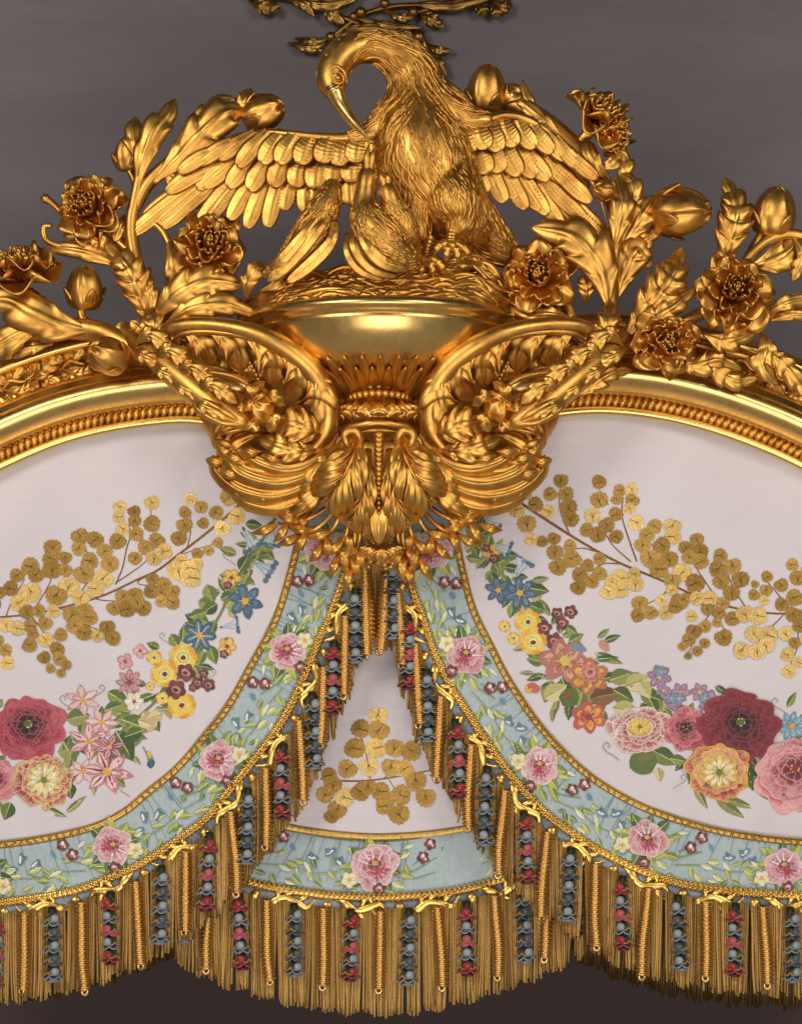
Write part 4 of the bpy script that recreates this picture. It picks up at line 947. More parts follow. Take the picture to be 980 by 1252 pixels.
    def gleaf(s, x, y, r, bright, seed=0):
        q = random.Random(int(x * 7 + y * 13)); n = 26; a0 = q.uniform(0, 6.28)
        col = q.choice(['cbab66', 'd2b472']) if bright else q.choice(['98763a', 'a28040', 'aa8848', '9c7a3c'])
        dark = '6a4a16' if bright else '573c12'
        pts = []
        for i in range(n):
            t = 2 * math.pi * i / n; rr = r * (1.06 if i % 2 else .95) * (1 - .16 * max(0, math.cos(t)) ** 12) * (1 + .05 * math.sin(3 * t + a0))
            pts.append((x + rr * math.cos(t + a0), y + rr * .94 * math.sin(t + a0)))
        s.poly(pts, lin(col, 1.2))
        for j in (-.75, -.35, 0, .35, .75):
            aa = a0 + math.pi + j * 1.2
            s.line([(x + .75 * r * math.cos(a0), y + .7 * r * math.sin(a0)), (x + .1 * r * math.cos(a0) + .1 * r * math.cos(aa), y + .1 * r * math.sin(a0)), (x + .75 * r * math.cos(aa), y + .7 * r * math.sin(aa))], r * .055, lin(dark, 1.1), r * .03)
LLEAF = "830,55,33;786,110,27;858,122,32b;808,165,30b;737,147,22;730,90,25;692,62,25b;672,107,23;670,155,30;650,203,30;905,85,25;790,218,20;757,247,20;717,257,22;552,72,28b;435,88,25b;487,105,24;432,125,24b;490,140,24;445,168,26b;497,188,28;553,150,32;428,213,31;490,276,26;530,235,30;570,210,30;560,275,30b;598,250,30b;290,195,32;345,208,32;287,240,27;380,250,30;325,285,33;400,297,33;305,330,38;375,350,37b;345,385,33b;295,417,33b;250,378,38b;205,410,40;192,237,33;187,275,32;238,272,24;190,318,35;238,320,25;110,305,35;132,335,30;63,337,27;40,385,30;112,398,38b;70,437,32b;-5,400,26;648,320,40b;695,345,38b;710,300,28b;660,285,27b;690,310,30b;555,352,24;595,370,28;550,395,28;590,400,30;628,395,26;625,435,28;585,432,22;445,415,28;490,410,30;415,455,28;460,460,32;520,455,30;500,432,26;98,470,28;140,465,25;195,467,25b;165,510,26;110,520,26;65,530,28b;22,517,28b;120,548,22;107,590,28;165,570,28b;220,553,25;207,605,27;160,635,24;215,640,25;240,663,20;185,675,18;222,693,17;262,480,35;310,465,28;325,490,30;275,520,33;305,545,30;355,555,24b;390,525,28;410,565,28;-5,575,22;22,610,25;28,655,27b;-20,440,26;-30,520,26;-35,600,26"
RLEAF = "55,110,32b;32,172,28b;65,220,32;92,155,27;143,120,24;195,120,26;178,75,25;135,178,23b;203,165,30;210,205,28;78,270,22b;115,278,20;155,268,22;207,292,22;158,315,28;215,335,32;168,362,30;304,80,25;372,108,22;412,103,22b;363,137,20;415,140,24;405,168,20b;305,140,30;360,187,25;283,193,28b;330,222,27;265,240,25;300,255,30;362,262,24;427,215,27b;490,228,26;548,228,30b;548,262,30b;463,258,26;450,290,28;512,290,30;475,335,33;538,338,30;505,370,32;580,380,32b;548,408,28;622,417,33;630,272,24;593,300,25;640,312,28;605,330,25;640,345,28;707,325,25;748,360,30;700,370,30;775,405,30;710,410,28;745,450,28;240,388,26;265,357,22;305,335,22;305,385,25;280,410,25;235,430,26;335,445,28b;375,400,30b;420,385,22b;425,420,27b;375,440,28b;350,412,26b;440,485,28;432,525,24;478,515,24;512,473,20b;527,515,25b;545,440,20b;570,480,30;590,470,22;556,495,24;630,467,25b;672,467,26b;715,485,22;665,503,22;705,515,22;748,535,25;697,547,17;612,527,20b;655,560,22;620,577,26;602,605,23;655,617,18;630,643,18;600,658,13;583,627,16;718,597,30;790,520,30b;835,525,30b;820,585,30b;868,590,32b;780,640,30b;830,645,28b;860,625,28b;862,395,20;823,420,14;860,440,22;910,423,24;820,455,20;852,475,18b;912,487,24;948,355,22;965,400,28;955,465,30;950,520,28;925,585,25b;970,560,22;930,655,25b;935,710,25b;970,680,20b;955,615,20;1000,380,28;1010,450,30;1000,520,28;1000,600,28b;1010,680,26b"
LSTEM = [([(900, 50), (820, 125), (735, 195), (640, 268), (570, 320), (500, 352), (370, 412), (220, 455), (100, 480), (-60, 492)], 9), ([(420, 370), (445, 310), (460, 240), (472, 200), (470, 150)], 5), ([(425, 362), (490, 318), (530, 285), (560, 240)], 4), ([(135, 445), (165, 395), (186, 350), (190, 280)], 4), ([(22, 490), (40, 440), (90, 350)], 4), ([(345, 422), (380, 428), (450, 432)], 4), ([(560, 325), (500, 365), (590, 380)], 4), ([(680, 235), (692, 180), (690, 100)], 4), ([(220, 455), (280, 500), (370, 540)], 4), ([(110, 480), (170, 560), (215, 660)], 4), ([(300, 390), (330, 330), (310, 230)], 4), ([(640, 268), (720, 240), (790, 220)], 3), ([(552, 72), (548, 110), (560, 150)], 3)]
RSTEM = [([(0, 120), (120, 200), (250, 282), (370, 348), (500, 402), (600, 447), (700, 485), (850, 515), (1040, 518)], 9), ([(205, 250), (180, 190), (172, 130), (180, 80)], 4), ([(430, 345), (400, 260), (380, 190), (385, 130)], 5), ([(410, 345), (350, 290), (320, 240)], 4), ([(335, 155), (310, 120), (304, 80)], 3), ([(290, 310), (250, 300), (215, 305)], 4), ([(370, 352), (320, 352), (270, 380)], 4), ([(680, 445), (650, 400), (625, 360), (610, 300)], 4), ([(790, 495), (750, 430), (730, 380)], 4), ([(545, 425), (510, 460), (440, 500)], 4), ([(690, 490), (640, 570), (600, 650)], 4), ([(920, 480), (880, 430), (850, 400)], 4), ([(880, 560), (910, 530), (920, 515)], 4), ([(600, 447), (660, 500), (715, 560), (720, 590)], 4), ([(960, 530), (965, 620), (935, 700)], 4)]
def gold_spray(parent, ox, oy, sc, leaves, stems, name='gold_leaf_spray', dep=0.0):
    e = Emb(dep, ox=ox, oy=oy, sc=sc, k=1.2)
    for p, w in stems: e.line(p, w, '7a5322', w * .6)
    for t in leaves.split(';'):
        x, y, r = t.split(','); br = r.endswith('b'); e.gleaf(float(x), float(y), float(r.rstrip('b')), br)
    return e.mb.build(name, M['gold_thread'], parent, smooth=False)
RED = ['9a3040', '8e2838', '84202f', '6a1826', '481019', '20080d']; DRED = ['761e2a', '661722', '58111c', '420c15', '2c080f', '180509']; PINK = ['b5646c', 'c07078', 'bb6a72', 'a8505c', '93404e', '7a2c3c']
def garland_left(parent):
    e = Emb(0, ox=0, oy=590, sc=2.97)
    e.greens([(960, 190), (880, 330), (760, 500), (640, 700), (480, 860), (380, 960), (200, 1000), (40, 1000)], [25, 40, 50, 80, 90, 130, 130, 120], 120, 3)
    e.line([(1000, 130), (920, 260), (840, 400), (770, 530), (640, 720), (470, 880), (330, 1000)], 9, '6d7a3c'); e.line([(985, 170), (900, 330), (830, 470)], 6, '8f9a58')
    for x, y, L, a, w in [(890, 150, 62, 5, .6), (930, 210, 60, 40, .6), (860, 260, 70, 200, .5), (870, 320, 70, -60, .7), (905, 330, 60, 120, .7), (750, 370, 75, 70, .7), (720, 430, 60, 20, .8), (790, 440, 70, 150, .7), (700, 480, 70, 30, .7), (690, 490, 70, -20, .6), (760, 590, 75, 70, .6), (740, 610, 60, 110, .6), (830, 560, 60, 110, .6), (620, 550, 60, 60, .7), (580, 600, 50, 200, .6), (640, 730, 90, 140, .5), (700, 660, 70, 60, .5), (560, 770, 80, 160, .4), (390, 760, 95, 30, .6), (380, 830, 80, -20, .6), (440, 860, 120, 20, .6), (420, 900, 130, 60, .6), (400, 950, 110, 100, .5), (520, 900, 80, 160, .6), (240, 860, 90, -10, .7), (230, 940, 90, 60, .8), (260, 970, 70, 100, .7), (250, 1090, 60, 80, .8), (40, 1160, 70, 110, .8), (10, 1160, 50, 160, .7), (150, 1180, 100, 20, .3), (240, 1200, 100, -40, .25), (-10, 820, 40, -60, .7)]:
        e.leaf(x, y, L, a, w, *e.q.choice([('66762f', '455a28'), ('54682c', '3a4f24'), ('7b8a40', '55692e'), ('8b8b4c', '5f6b34')]))
    for x, y, r, a in [(905, 205, 45, 60), (985, 195, 40, 100), (950, 305, 48, 30), (835, 520, 34, -10)]: e.trumpet(x, y, r, a)
    e.daisy(890, 430, 64, 6, '3f5a70', '5a7689', 'd2a030', .3, .62); e.daisy(725, 555, 62, 7, '3d596d', '67818f', 'd4a434', .1, .6, inner='c6ccd0')
    for x, y in [(840, 345), (825, 595)]:
        e.daisy(x, y, 34, 5, 'c99a3e', 'd9b866', '7a3a30', .2, .7); e.burg(x - 12, y + 28, 17)
    for x, y, r in [(665, 635, 52), (597, 695, 50), (560, 635, 28), (660, 808, 52), (590, 783, 24), (545, 740, 16)]: e.ranun(x, y, r)
    for x, y, r in [(675, 690, 35), (640, 752, 38), (718, 728, 24), (757, 735, 26), (740, 695, 18), (700, 745, 16)]: e.burg(x, y, r)
    e.daisy(455, 650, 30, 4, 'b97f86', 'cfa0a2', '8a4a58', .5, .7); e.daisy(510, 612, 26, 4, 'c08a90', 'd6aeb0', '8a4a58', 0, .7); e.daisy(470, 725, 48, 8, 'a9767c', 'c39a9c', '8a3b4a', 0, .7, inner='7d4650')
    e.daisy(487, 795, 34, 6, 'd8cdb4', 'e6dfcc', '9c3b3c', 0, .8)
    for x, y, a in [(520, 830, 60), (560, 850, 110), (500, 860, 20), (590, 840, 160)]: e.leaf(x, y, 62, a, .7, 'cdbb8f', 'b5a275', '8a7c50')
    e.star(300, 790, 70, .4, 'b9878a', 'd9b7b0', None); e.star(370, 870, 66, .1, 'bd8488', 'dcb6b2', None); e.star(325, 940, 84, .5, 'b57a82', 'dbb4b2'); e.star(300, 1050, 60, .9, 'c08d92', 'dcbab6', None); e.star(390, 1050, 100, .2, 'b4747e', 'ddb6b4', '7a2c44'); e.star(400, 960, 60, .8, '8f4a5c', 'c798a0', '6e2440')
    e.blob(545, 1000, 12, 26, -.4, '6d83a0'); e.blob(548, 1020, 14, 18, .3, '3c586c'); e.blob(540, 990, 10, 14, 0, 'd0a640'); e.line([(520, 960), (545, 1010)], 4, '6d7a3c')
    e.rose(-10, 1085, 96, PINK, 4, edge='d3a09e'); e.rose(102, 893, 138, RED, 2, 6, heart='4a5528', edge='b45c68', n0=8); 
    e.rose(160, 1085, 112, ['a23c4a', 'b25a60', 'c48a86', 'd2bc8e', 'd8cc9c'], 8, 5, heart='66762f', edge='d9c486', n0=9)
    e.daisy(160, 1080, 62, 13, 'd9c27a', 'e6dfc4', '6a7a38', 0, .8)
    for x, y, r, s_ in [(230, 790, 24, 1), (370, 750, 22, -1), (775, 690, 18, -1), (590, 560, 20, 1), (820, 265, 22, 1), (440, 1110, 20, 1), (290, 1160, 18, -1)]: e.tendril(x, y, r, s_)
    return e.mb.build('flower_garland', M['silk_thread'], parent, smooth=False)
def garland_right(parent):
    e = Emb(0, ox=620, oy=560, sc=2.722)
    e.greens([(-120, 220), (-60, 330), (30, 450), (130, 620), (260, 760), (450, 850), (640, 930), (800, 960), (960, 980)], [25, 40, 60, 80, 90, 90, 110, 120, 120], 130, 4, 58)
    e.line([(-150, 200), (-90, 300), (-20, 380), (60, 500), (150, 640), (300, 760), (450, 860), (650, 920), (900, 960)], 8, '6d7a3c'); e.line([(-130, 250), (-60, 330), (10, 440)], 5, '8f9a58')
    for x, y, L, a, w in [(-140, 230, 60, 30, .6), (-110, 250, 60, 70, .6), (-60, 260, 60, 100, .6), (-80, 320, 60, 20, .6), (-140, 330, 60, 10, .5), (-60, 380, 60, 60, .6), (-30, 350, 60, -30, .6), (-10, 320, 50, 10, .6), (60, 430, 80, 10, .6), (80, 410, 60, -10, .4), (75, 490, 60, 20, .7), (120, 490, 40, 60, .6), (190, 560, 50, 30, .6), (300, 600, 50, -40, .4), (320, 610, 60, -20, .4), (290, 650, 100, 20, .3), (290, 670, 80, -5, .3), (90, 715, 50, 180, .3), (100, 720, 50, 20, .3), (150, 740, 80, 110, .7), (180, 730, 80, 70, .6), (110, 760, 60, 0, .4), (170, 800, 80, 110, .3), (150, 830, 50, 90, .4), (340, 740, 80, -20, .7), (400, 720, 70, 40, .8), (350, 770, 80, 30, .7), (440, 780, 80, 20, .7), (470, 800, 60, 60, .7), (640, 900, 90, 100, .6), (650, 940, 90, 60, .6), (480, 970, 100, 30, .6), (540, 1000, 60, 10, .6), (690, 760, 50, 30, .5), (800, 1020, 90, 80, .5), (820, 1060, 90, 60, .5), (840, 1050, 50, 110, .5), (620, 1090, 90, 60, .3), (690, 1130, 120, 35, .3), (720, 1130, 110, 20, .25), (930, 830, 60, -60, .4), (600, 560 + 300, 50, -70, .5)]:
        e.leaf(x, y, L, a, w, *e.q.choice([('66762f', '455a28'), ('54682c', '3a4f24'), ('7b8a40', '55692e'), ('8b8b4c', '5f6b34')]))
    for x, y, L, a in [(120, 800, 90, -30), (390, 760, 90, -20), (350, 830, 90, 10), (440, 740, 70, 60), (500, 1030, 50, 80)]: e.leaf(x, y, L, a, .7, 'c9bd8c', 'a9a368', '7d7a48')
    for x, y, r in [(205, 797, 34), (450, 1012, 46)]: e.blob(x, y, r, r * .95, 0, '53662c', 14, .1); e.blob(x + 6, y - 2, r * .6, r * .7, .4, '7a4a34' if r < 40 else '6f6a34', 10)
    e.leaf(270, 800, 110, -10, .6, '7a5a34', '654526', '9a8050')
    for x, y, r, a in [(-60, 215, 34, 60), (40, 370, 40, -60), (-20, 300, 34, 20)]: e.trumpet(x, y, r, a)
    e.daisy(-55, 312, 28, 5, 'c99a3e', 'd9b866', '7a3a30', .2, .7); e.burg(-45, 335, 18); e.burg(-70, 300, 14)
    e.daisy(-30, 440, 44, 6, '3f5a70', '5a7689', 'd2a030', .3, .62); e.daisy(42, 450, 56, 7, '3d596d', '67818f', 'd4a434', .1, .6)
    for x, y, r in [(67, 545, 44), (85, 612, 46), (20, 600, 22), (-10, 560, 20)]: e.ranun(x, y, r)
    for x, y, r in [(123, 565, 26), (157, 610, 30), (210, 512, 24), (165, 517, 21), (182, 550, 23)]: e.burg(x, y, r)
    e.daisy(190, 675, 84, 6, 'a86a5c', 'c79a84', 'c8b050', .2, .75, .8, inner='8d4c44'); e.blob(235, 632, 28, 12, .2, '6d86a2')
    e.daisy(270, 730, 66, 6, 'aa6a44', 'd2a24a', 'a8524a', .6, .75, .9); e.rose(275, 715, 34, ['b06a60', 'c98c7c'], 3, 2)
    e.daisy(270, 862, 58, 6, 'b2544e', 'd0a03e', '8e3c3c', .4, .75, .85); e.blob(85, 765, 24, 17, .3, 'b0604e'); e.blob(70, 768, 12, 14, .3, 'd2a24a'); e.blob(322, 625, 14, 22, -.7, 'b98570')
    for x, y, r in [(505, 728, 40), (575, 780, 33), (550, 815, 28), (640, 780, 32), (675, 815, 42), (518, 775, 24)]: e.daisy(x, y, r, 6, '8b6a86', 'a98a9c', 'd6b040', x, .7, inner='5f7296')
    for x, y in [(510, 712), (570, 800), (545, 800), (655, 800)]: e.daisy(x, y, 20, 5, '5f7c9c', '7f99b0', 'd6b040', 0, .7)
    e.daisy(945, 892, 48, 9, '6f92ac', '98b2c2', 'cfa436', 0, .7); e.tendril(890, 815, 22, 1, '7f93a4')
    e.rose(440, 905, 112, ['b46a70', 'b05a64', 'b05a64', 'a8505c', 'c89a60', 'd0b060'], 11, 6, heart='66762f', edge='e4d8c8', n0=8, flat=.76, rough=.03); e.daisy(440, 893, 34, 9, 'd8b040', 'd0c070', '5f7030', 0, .7, .7)
    e.rose(593, 905, 80, ['a84450', 'ac4c5a', 'a03c4c', '842c3c', '551824'], 5, 5, heart='2a1016', edge='cc8a8c'); 
    e.rose(775, 895, 134, DRED, 6, 6, heart='4c5a2a', edge='8e3843', n0=8)
    e.rose(955, 1050, 142, PINK, 9, 6, heart='8a2c3a', edge='d9a6a4', n0=8)
    e.rose(700, 1045, 110, ['b4505a', 'c08078', 'c8a070', 'd4bc84', 'dccf9e'], 12, 5, heart='5f7030', edge='d8b04c', n0=9); e.daisy(705, 1045, 60, 12, 'd9b75c', 'e4dcc0', '6a7a38', 0, .8, .85)
    for x, y, r, s_ in [(330, 965, 26, 1), (585, 1070, 20, -1), (700, 770, 14, 1)]: e.tendril(x, y, r, s_)
    return e.mb.build('flower_garland', M['silk_thread'], parent, smooth=False)
# ================================================================ the valance
class Curve:
    """a line on the cloth in picture units, walked by length"""
    def __init__(s, pts, n=240):
        s.p = spl(np.array(pts, float), n); s.l = np.concatenate([[0], np.cumsum(np.linalg.norm(np.diff(s.p, axis=0), axis=1))]); s.len = s.l[-1]
        s.t = unit(np.gradient(s.p, axis=0))
    def at(s, d): return np.array([np.interp(d, s.l, s.p[:, 0]), np.interp(d, s.l, s.p[:, 1])])
    def tan(s, d): return unit(np.array([np.interp(d, s.l, s.t[:, 0]), np.interp(d, s.l, s.t[:, 1])]))
    def near(s, x, y): return float(s.l[np.argmin((s.p[:, 0] - x) ** 2 + (s.p[:, 1] - y) ** 2)])
def ribbon(cv, side, t0, t1, dep, name, mat, parent, col, th=1.2, ripple=0, n=None, fold=None):
    """strip along a curve, from t0 to t1 to the outer side of it"""
    n = n or int(cv.len / 3); ds = np.linspace(0, cv.len, n); nt_ = 5
    P = np.zeros((n, nt_, 3))
    for i, d in enumerate(ds):
        p, t = cv.at(d), cv.tan(d); nn = np.array([-t[1], t[0]]) * side
        for j, a in enumerate(np.linspace(t0, t1, nt_)):
            z = dep + ripple * math.sin(d * 1.3) * (1 if j in (1, 2, 3) else .3) + (th * .8 if 0 < j < nt_ - 1 else 0)
            q_ = p + nn * a; P[i, j] = V(q_[0], q_[1], z + cdep(*q_))
    mb = MB(); shell(mb, P, th, np.broadcast_to(VIEW, P.shape))
    mb.c = [np.ones((mb.n, 4)) * np.array([*col, 1])]; mb.hasc = True
    return mb.build(name, M[mat], parent)
GT = lin('b3904e', 1.5); BR = lin('cfa95a', 1.4)
def band_motifs(inner, outer, anchors, parent, side, dep, big=None):
    """woven flowers of the pale blue border, one repeat from each rose to the next"""
    e = Emb(dep + 1.5, k=1.4)
    def pt(d, t):           # d along the inner line (0..1 of length), t across
        a, b_ = inner.at(d * inner.len), outer.at(d * outer.len); return a * (1 - t) + b_ * t
    def ang(d): t_ = inner.tan(d * inner.len); return math.degrees(math.atan2(t_[1], t_[0]))
    q = random.Random(len(anchors) + int(dep) + side * 3); A = []
    for x, y in anchors:
        ds = np.linspace(0, 1, 300); dd = [np.linalg.norm(pt(d, .5) - np.array([x, y])) for d in ds]; A.append(ds[int(np.argmin(dd))])
    if len(A) > 1: A.append(A[-1] + (A[-1] - A[-2]))
    YG = [('a8ad42', '8a9638'), ('9aa648', '6f8436'), ('b8b860', '93a04a'), ('cfcf9a', 'a8b268')]
    for i in range(40):      # the seams where the ribbon is eased round the curve
        d = q.random(); a, b_ = pt(d, q.uniform(0, .1)), pt(d + q.uniform(-.01, .01), q.uniform(.5, 1)); e.line([tuple(a), tuple((a + b_) / 2 + q.uniform(-1, 1)), tuple(b_)], .7, '6c7f8a', .4)
    def L_(x, y, L, a, w=.45, c=None): e.leaf(x, y, L, a, w, *(c or q.choice(YG)), 'd8d8b0')
    for k, d0 in enumerate(A):
        d1 = A[k + 1] if k + 1 < len(A) else d0 + .22
        st = d1 - d0
        f = lambda u, t: tuple(pt(min(max(d0 + u * st, 0), 1), t))
        if k == len(A) - 1 and len(A) > 1 and d0 > 1: break
        g = ang(min(max(d0, 0), 1)); s_ = side
        e.line([f(-.2, .7), f(-.05, .6), f(.2, .62), f(.4, .4)], 1.1, '6f8436'); e.line([f(.25, .72), f(.45, .62), f(.62, .66), f(.8, .6)], 1.1, '7d9040'); e.line([f(.24, .5), f(.3, .38), f(.33, .25)], .9, '5c7030')
        for u, t, L, a in [(-.12, .3, 17, 200), (-.12, .75, 16, 150), (-.16, .5, 15, 180), (.12, .75, 18, 20), (.14, .35, 18, -30), (.16, .6, 19, 10), (.1, .88, 15, 30), (.4, .78, 16, 30), (.46, .55, 15, -20), (.52, .75, 17, 10), (.6, .62, 15, 40), (.66, .82, 14, 0), (.72, .6, 14, 10), (.78, .8, 14, -30), (.84, .5, 13, 10)]:
            L_(*f(u, t), L, g + a + q.uniform(-15, 15))
        for j in range(16): L_(*f(q.uniform(-.2, .9), q.uniform(.35, .95)), q.uniform(9, 15), g + q.uniform(-70, 70), .45, q.choice(YG + [('5f7a38', '48602c'), ('6f8a5a', '587048')]))
        for u, t, L, a in [(.42, .62, 17, 0), (.56, .5, 16, 30), (.5, .86, 14, -10), (.18, .2, 14, -20)]: L_(*f(u, t), L, g + a, .35, ('dcdcc8', 'b9c08c'))
        for u, t, a in [(.6, .42, 160), (.7, .3, 120), (.78, .45, 200)]:
            x, y = f(u, t); e.blob(x, y, 8, 3.4, math.radians(g + a), '56788e'); e.blob(x - 1, y, 5, 1.8, math.radians(g + a), 'd3d9da'); L_(x, y, 9, g + a + 60, .5, ('3f6a70', '345a60'))
        e.blob(*f(.45, .3), 5, 2.6, 1, '5c86a0'); e.blob(*f(.88, .85), 5, 2.2, .4, '5c86a0')
        r = 25 if big is None else 30
        x, y = f(0, .48)
        for a in range(q.randrange(40), 380, 40): L_(x + 15 * math.cos(math.radians(a)), y + 15 * math.sin(math.radians(a)), q.uniform(17, 24), a, .6, q.choice([('5a7034', '40582a'), ('a8ad42', '7d8f38')]))
        e.rose(x, y, r, q.choice([['cd949a', 'c88a92', 'b8606e', 'a4465a'], ['c9888f', 'cf989e', 'b65a6a', '9c3c50']]), int(x * 3 + y), 4, heart='c9a648', edge=q.choice(['e2d0d0', 'dfc4c6']), n0=6, flat=.95)
        
        for a in (15, 35, 60, 80): e.line([(x + 3 * math.cos(math.radians(a + g)), y + 3), (x + r * .62 * math.cos(math.radians(a + g)), y + r * .62 * math.sin(math.radians(a + g)))], 2.4, 'a8374c', 1)
        for a in (200, 230, 260, 300): e.line([(x + r * .3 * math.cos(math.radians(a + g)), y + r * .3 * math.sin(math.radians(a + g))), (x + r * .8 * math.cos(math.radians(a + g)), y + r * .8 * math.sin(math.radians(a + g)))], 2.6, 'e4d0d0', 1)
        x2, y2 = f(-.14, .72); e.daisy(x2, y2, 10, 5, 'd8c89a', 'e6dcb8', 'd2a236', .3, .8)
        e.burg(*f(.05, .86), 8.5); e.blob(*f(.05, .83), 3, 2, 0, 'd8a8a8')
        for u, t in [(.31, .38), (.36, .17)]:
            e.burg(*f(u, t), 8); x3, y3 = f(u, t); e.blob(x3, y3 - 2, 2.4, 3.2, 0, 'e0c8c4', 6); e.blob(x3 + 3, y3 + 2, 1.6, 2, 0, 'd8b0b0', 6)
    return e.mb.build('woven_flowers', M['silk_thread'], parent, smooth=False)
def trim(cv, side, parent, dep, phase=0):
    """woven braid, blue net and the gold scrolls couched on it"""
    mb = MB()
    ribbon(cv, side, -5, 5, dep + 1.5, 'braid', 'bright_braid', parent, BR, 1.6)
    for d in np.arange(3, cv.len - 3, 6.2):
        p, t = cv.at(d), cv.tan(d); nn = np.array([-t[1], t[0]]) * side
        for sg in (-1, 1):
            a = p + nn * 4 * sg - t * 2.4; b_ = p + t * 2.4
            tube(mb, [(*a, dep + 4.6), (*((a + b_) / 2), dep + 6.2), (*b_, dep + 5)], [1, 1.9, 1.1], n=5, seg=6)
        ball(mb, (*(p - nn * 4.6), dep + 4.5), 1.9, 5, 7)
    mb.c = [np.ones((mb.n, 4)) * np.array([*BR, 1])]; mb.hasc = True
    mb.build('braid_stitches', M['bright_braid'], parent)
    ribbon(cv, side, 4.5, 21, dep + .2, 'net_strip', 'net_weave', parent, lin('8796a4', 1.3), 1)
    d = 16 + phase; k = 0
    q = random.Random(int(cv.len))
    while d < cv.len - 10:
        def at(a, h, z): 
            dd = min(max(d + a, 0), cv.len); p, t = cv.at(dd), cv.tan(dd); r_ = p + np.array([-t[1], t[0]]) * side * h; return (r_[0], r_[1], dep + z)
        mb = MB()
        if k % 2 == 0:
            ball(mb, at(0, 13, 2.5), 7, 8, 12, (1, .5, 1)); nm = 'stud'; step = 15
        else:
            v = 1 if (k // 2) % 2 else -1
            h = lambda x: 12.5 + v * x * 1.15
            tube(mb, [at(-4, h(7), 3), at(6, h(4), 5.5), at(20, h(-3), 6), at(34, h(0), 6), at(48, h(4), 5.5), at(58, h(-6), 4)], [1.6, 5.4, 4.4, 5.6, 3.8, .8], seg=12, flat=.42)
            for a0, h0, a1, h1, a2, h2 in [(18, -2, 26, -9, 36, -11), (26, 0, 30, 8, 40, 10), (36, 0, 44, -6, 52, -9), (12, 2, 12, -6, 18, -10), (40, 3, 36, 10, 30, 13)]:
                tube(mb, [at(a0, h(h0), 5), at(a1, h(h1), 6), at(a2, h(h2), 4)], [2.4, 3.6, .8], n=12, seg=8, flat=.45)
            nm = 'scroll_mount'; step = 72
        mb.c = [np.ones((mb.n, 4)) * np.array([*BR, 1])]; mb.hasc = True
        mb.build(nm, M['bright_braid'], parent)
        d += step if k % 2 == 0 else step; k += 1
def fringe(cv, side, parent, dep, length, name='fringe', mat='cord_thread', col='96723a', off=19, d0=0, d1=None, step=2.7, rows=2, seed=1, hexs=('ba9452', 'ad8748', 'c49e5a', '9c773c')):
    mb = MB(); q = random.Random(seed); d1 = d1 or cv.len; cols = []
    ph = [q.uniform(0, 6) for _ in range(4)]
    for row in range(rows):
        for d in np.arange(d0 + q.uniform(0, 2), d1, step):
            cl = (d + 8.5) / 17.1
            if seed > 0 and abs(cl - round(cl)) * 17.1 < (1.3 if row == 0 else .4) and off > 5: continue
            p, t = cv.at(d), cv.tan(d); p = p + np.array([-t[1], t[0]]) * side * off
            l_ = length(p[0], d) + q.uniform(-6, 3) + 2.5 * math.sin(d * .17 + ph[0]); dx = 2.6 * math.sin(math.floor(cl) * 2.1 + ph[1]) + q.uniform(-1.1, 1.1)
            dz = dep - row * 3.2 + q.uniform(-.8, .8) + 1.8 * math.sin(math.floor(cl) * 1.7 + ph[2])
            tube(mb, [(p[0] + q.uniform(-.5, .5), p[1] - 6, dz - 1), (p[0] + dx * .3, p[1] + l_ * .33, dz + 1), (p[0] + dx * .7 + q.uniform(-.6, .6), p[1] + l_ * .66, dz + .5), (p[0] + dx * 1.2 + q.uniform(-1.2, 1.2), p[1] + l_, dz + q.uniform(-1.5, 1.5))],
                 [1.5, 1.65, 1.6, 1.3], n=7, seg=5)
            cols.append((mb.n, lin(q.choice(hexs), 1.35)))
    ca = np.ones((mb.n, 4)); s0 = 0
    for e_, c in cols: ca[s0:e_, :3] = c; s0 = e_
    mb.c = [ca]; mb.hasc = True
    o = mb.build(name, M[mat], parent); 
    return o
# ---------------------------------------------------------------- hanging drops
def colmesh(parts):
    mb = MB()
    for fn, col in parts:
        n0 = mb.n; k0 = len(mb.c); fn(mb)
        mb.c = mb.c[:k0] + [np.ones((mb.n - n0, 4)) * np.array([*col, 1])]
    mb.hasc = True
    return mb
BUL = lin('d6b070', 1.3)
def bullion_proto(L, bend, seed):
    q = random.Random(seed)
    tn = L / 5.0
    def f(mb):
        tube(mb, np.array([(0, 0, 2), (bend * .4, 0, -L * .3), (bend, 0, -L * .65), (bend * .7, 0, -L)]), [6.8, 7.9, 7.9, 7.2], raw=True, n=int(L * 2.4), seg=12, disp=lambda s, a, R: R * .17 * np.sin(a + 2 * np.pi * s * tn))
        tube(mb, np.array([(bend * .7 + 3.6 * math.cos(t) - 1, -2.5, -L - 1 + 4.2 * math.sin(t)) for t in np.linspace(1.2, 7.2, 12)]), 2.0, raw=True, n=26, seg=8)
    mb = colmesh([(f, BUL)])
    return mb.build('bullion_drop', M['bright_braid'])
NAV, GRN, GRY, RDD, PNK, BUR = lin('222e36', 1.2), lin('2a301a', 1.2), lin('8997a0', 1.25), lin('a01a28', 1.2), lin('b84c5c', 1.2), lin('5a111c', 1.2)
GLD = lin('b98a34', 1.4); NV2 = lin('3a4954', 1.2)
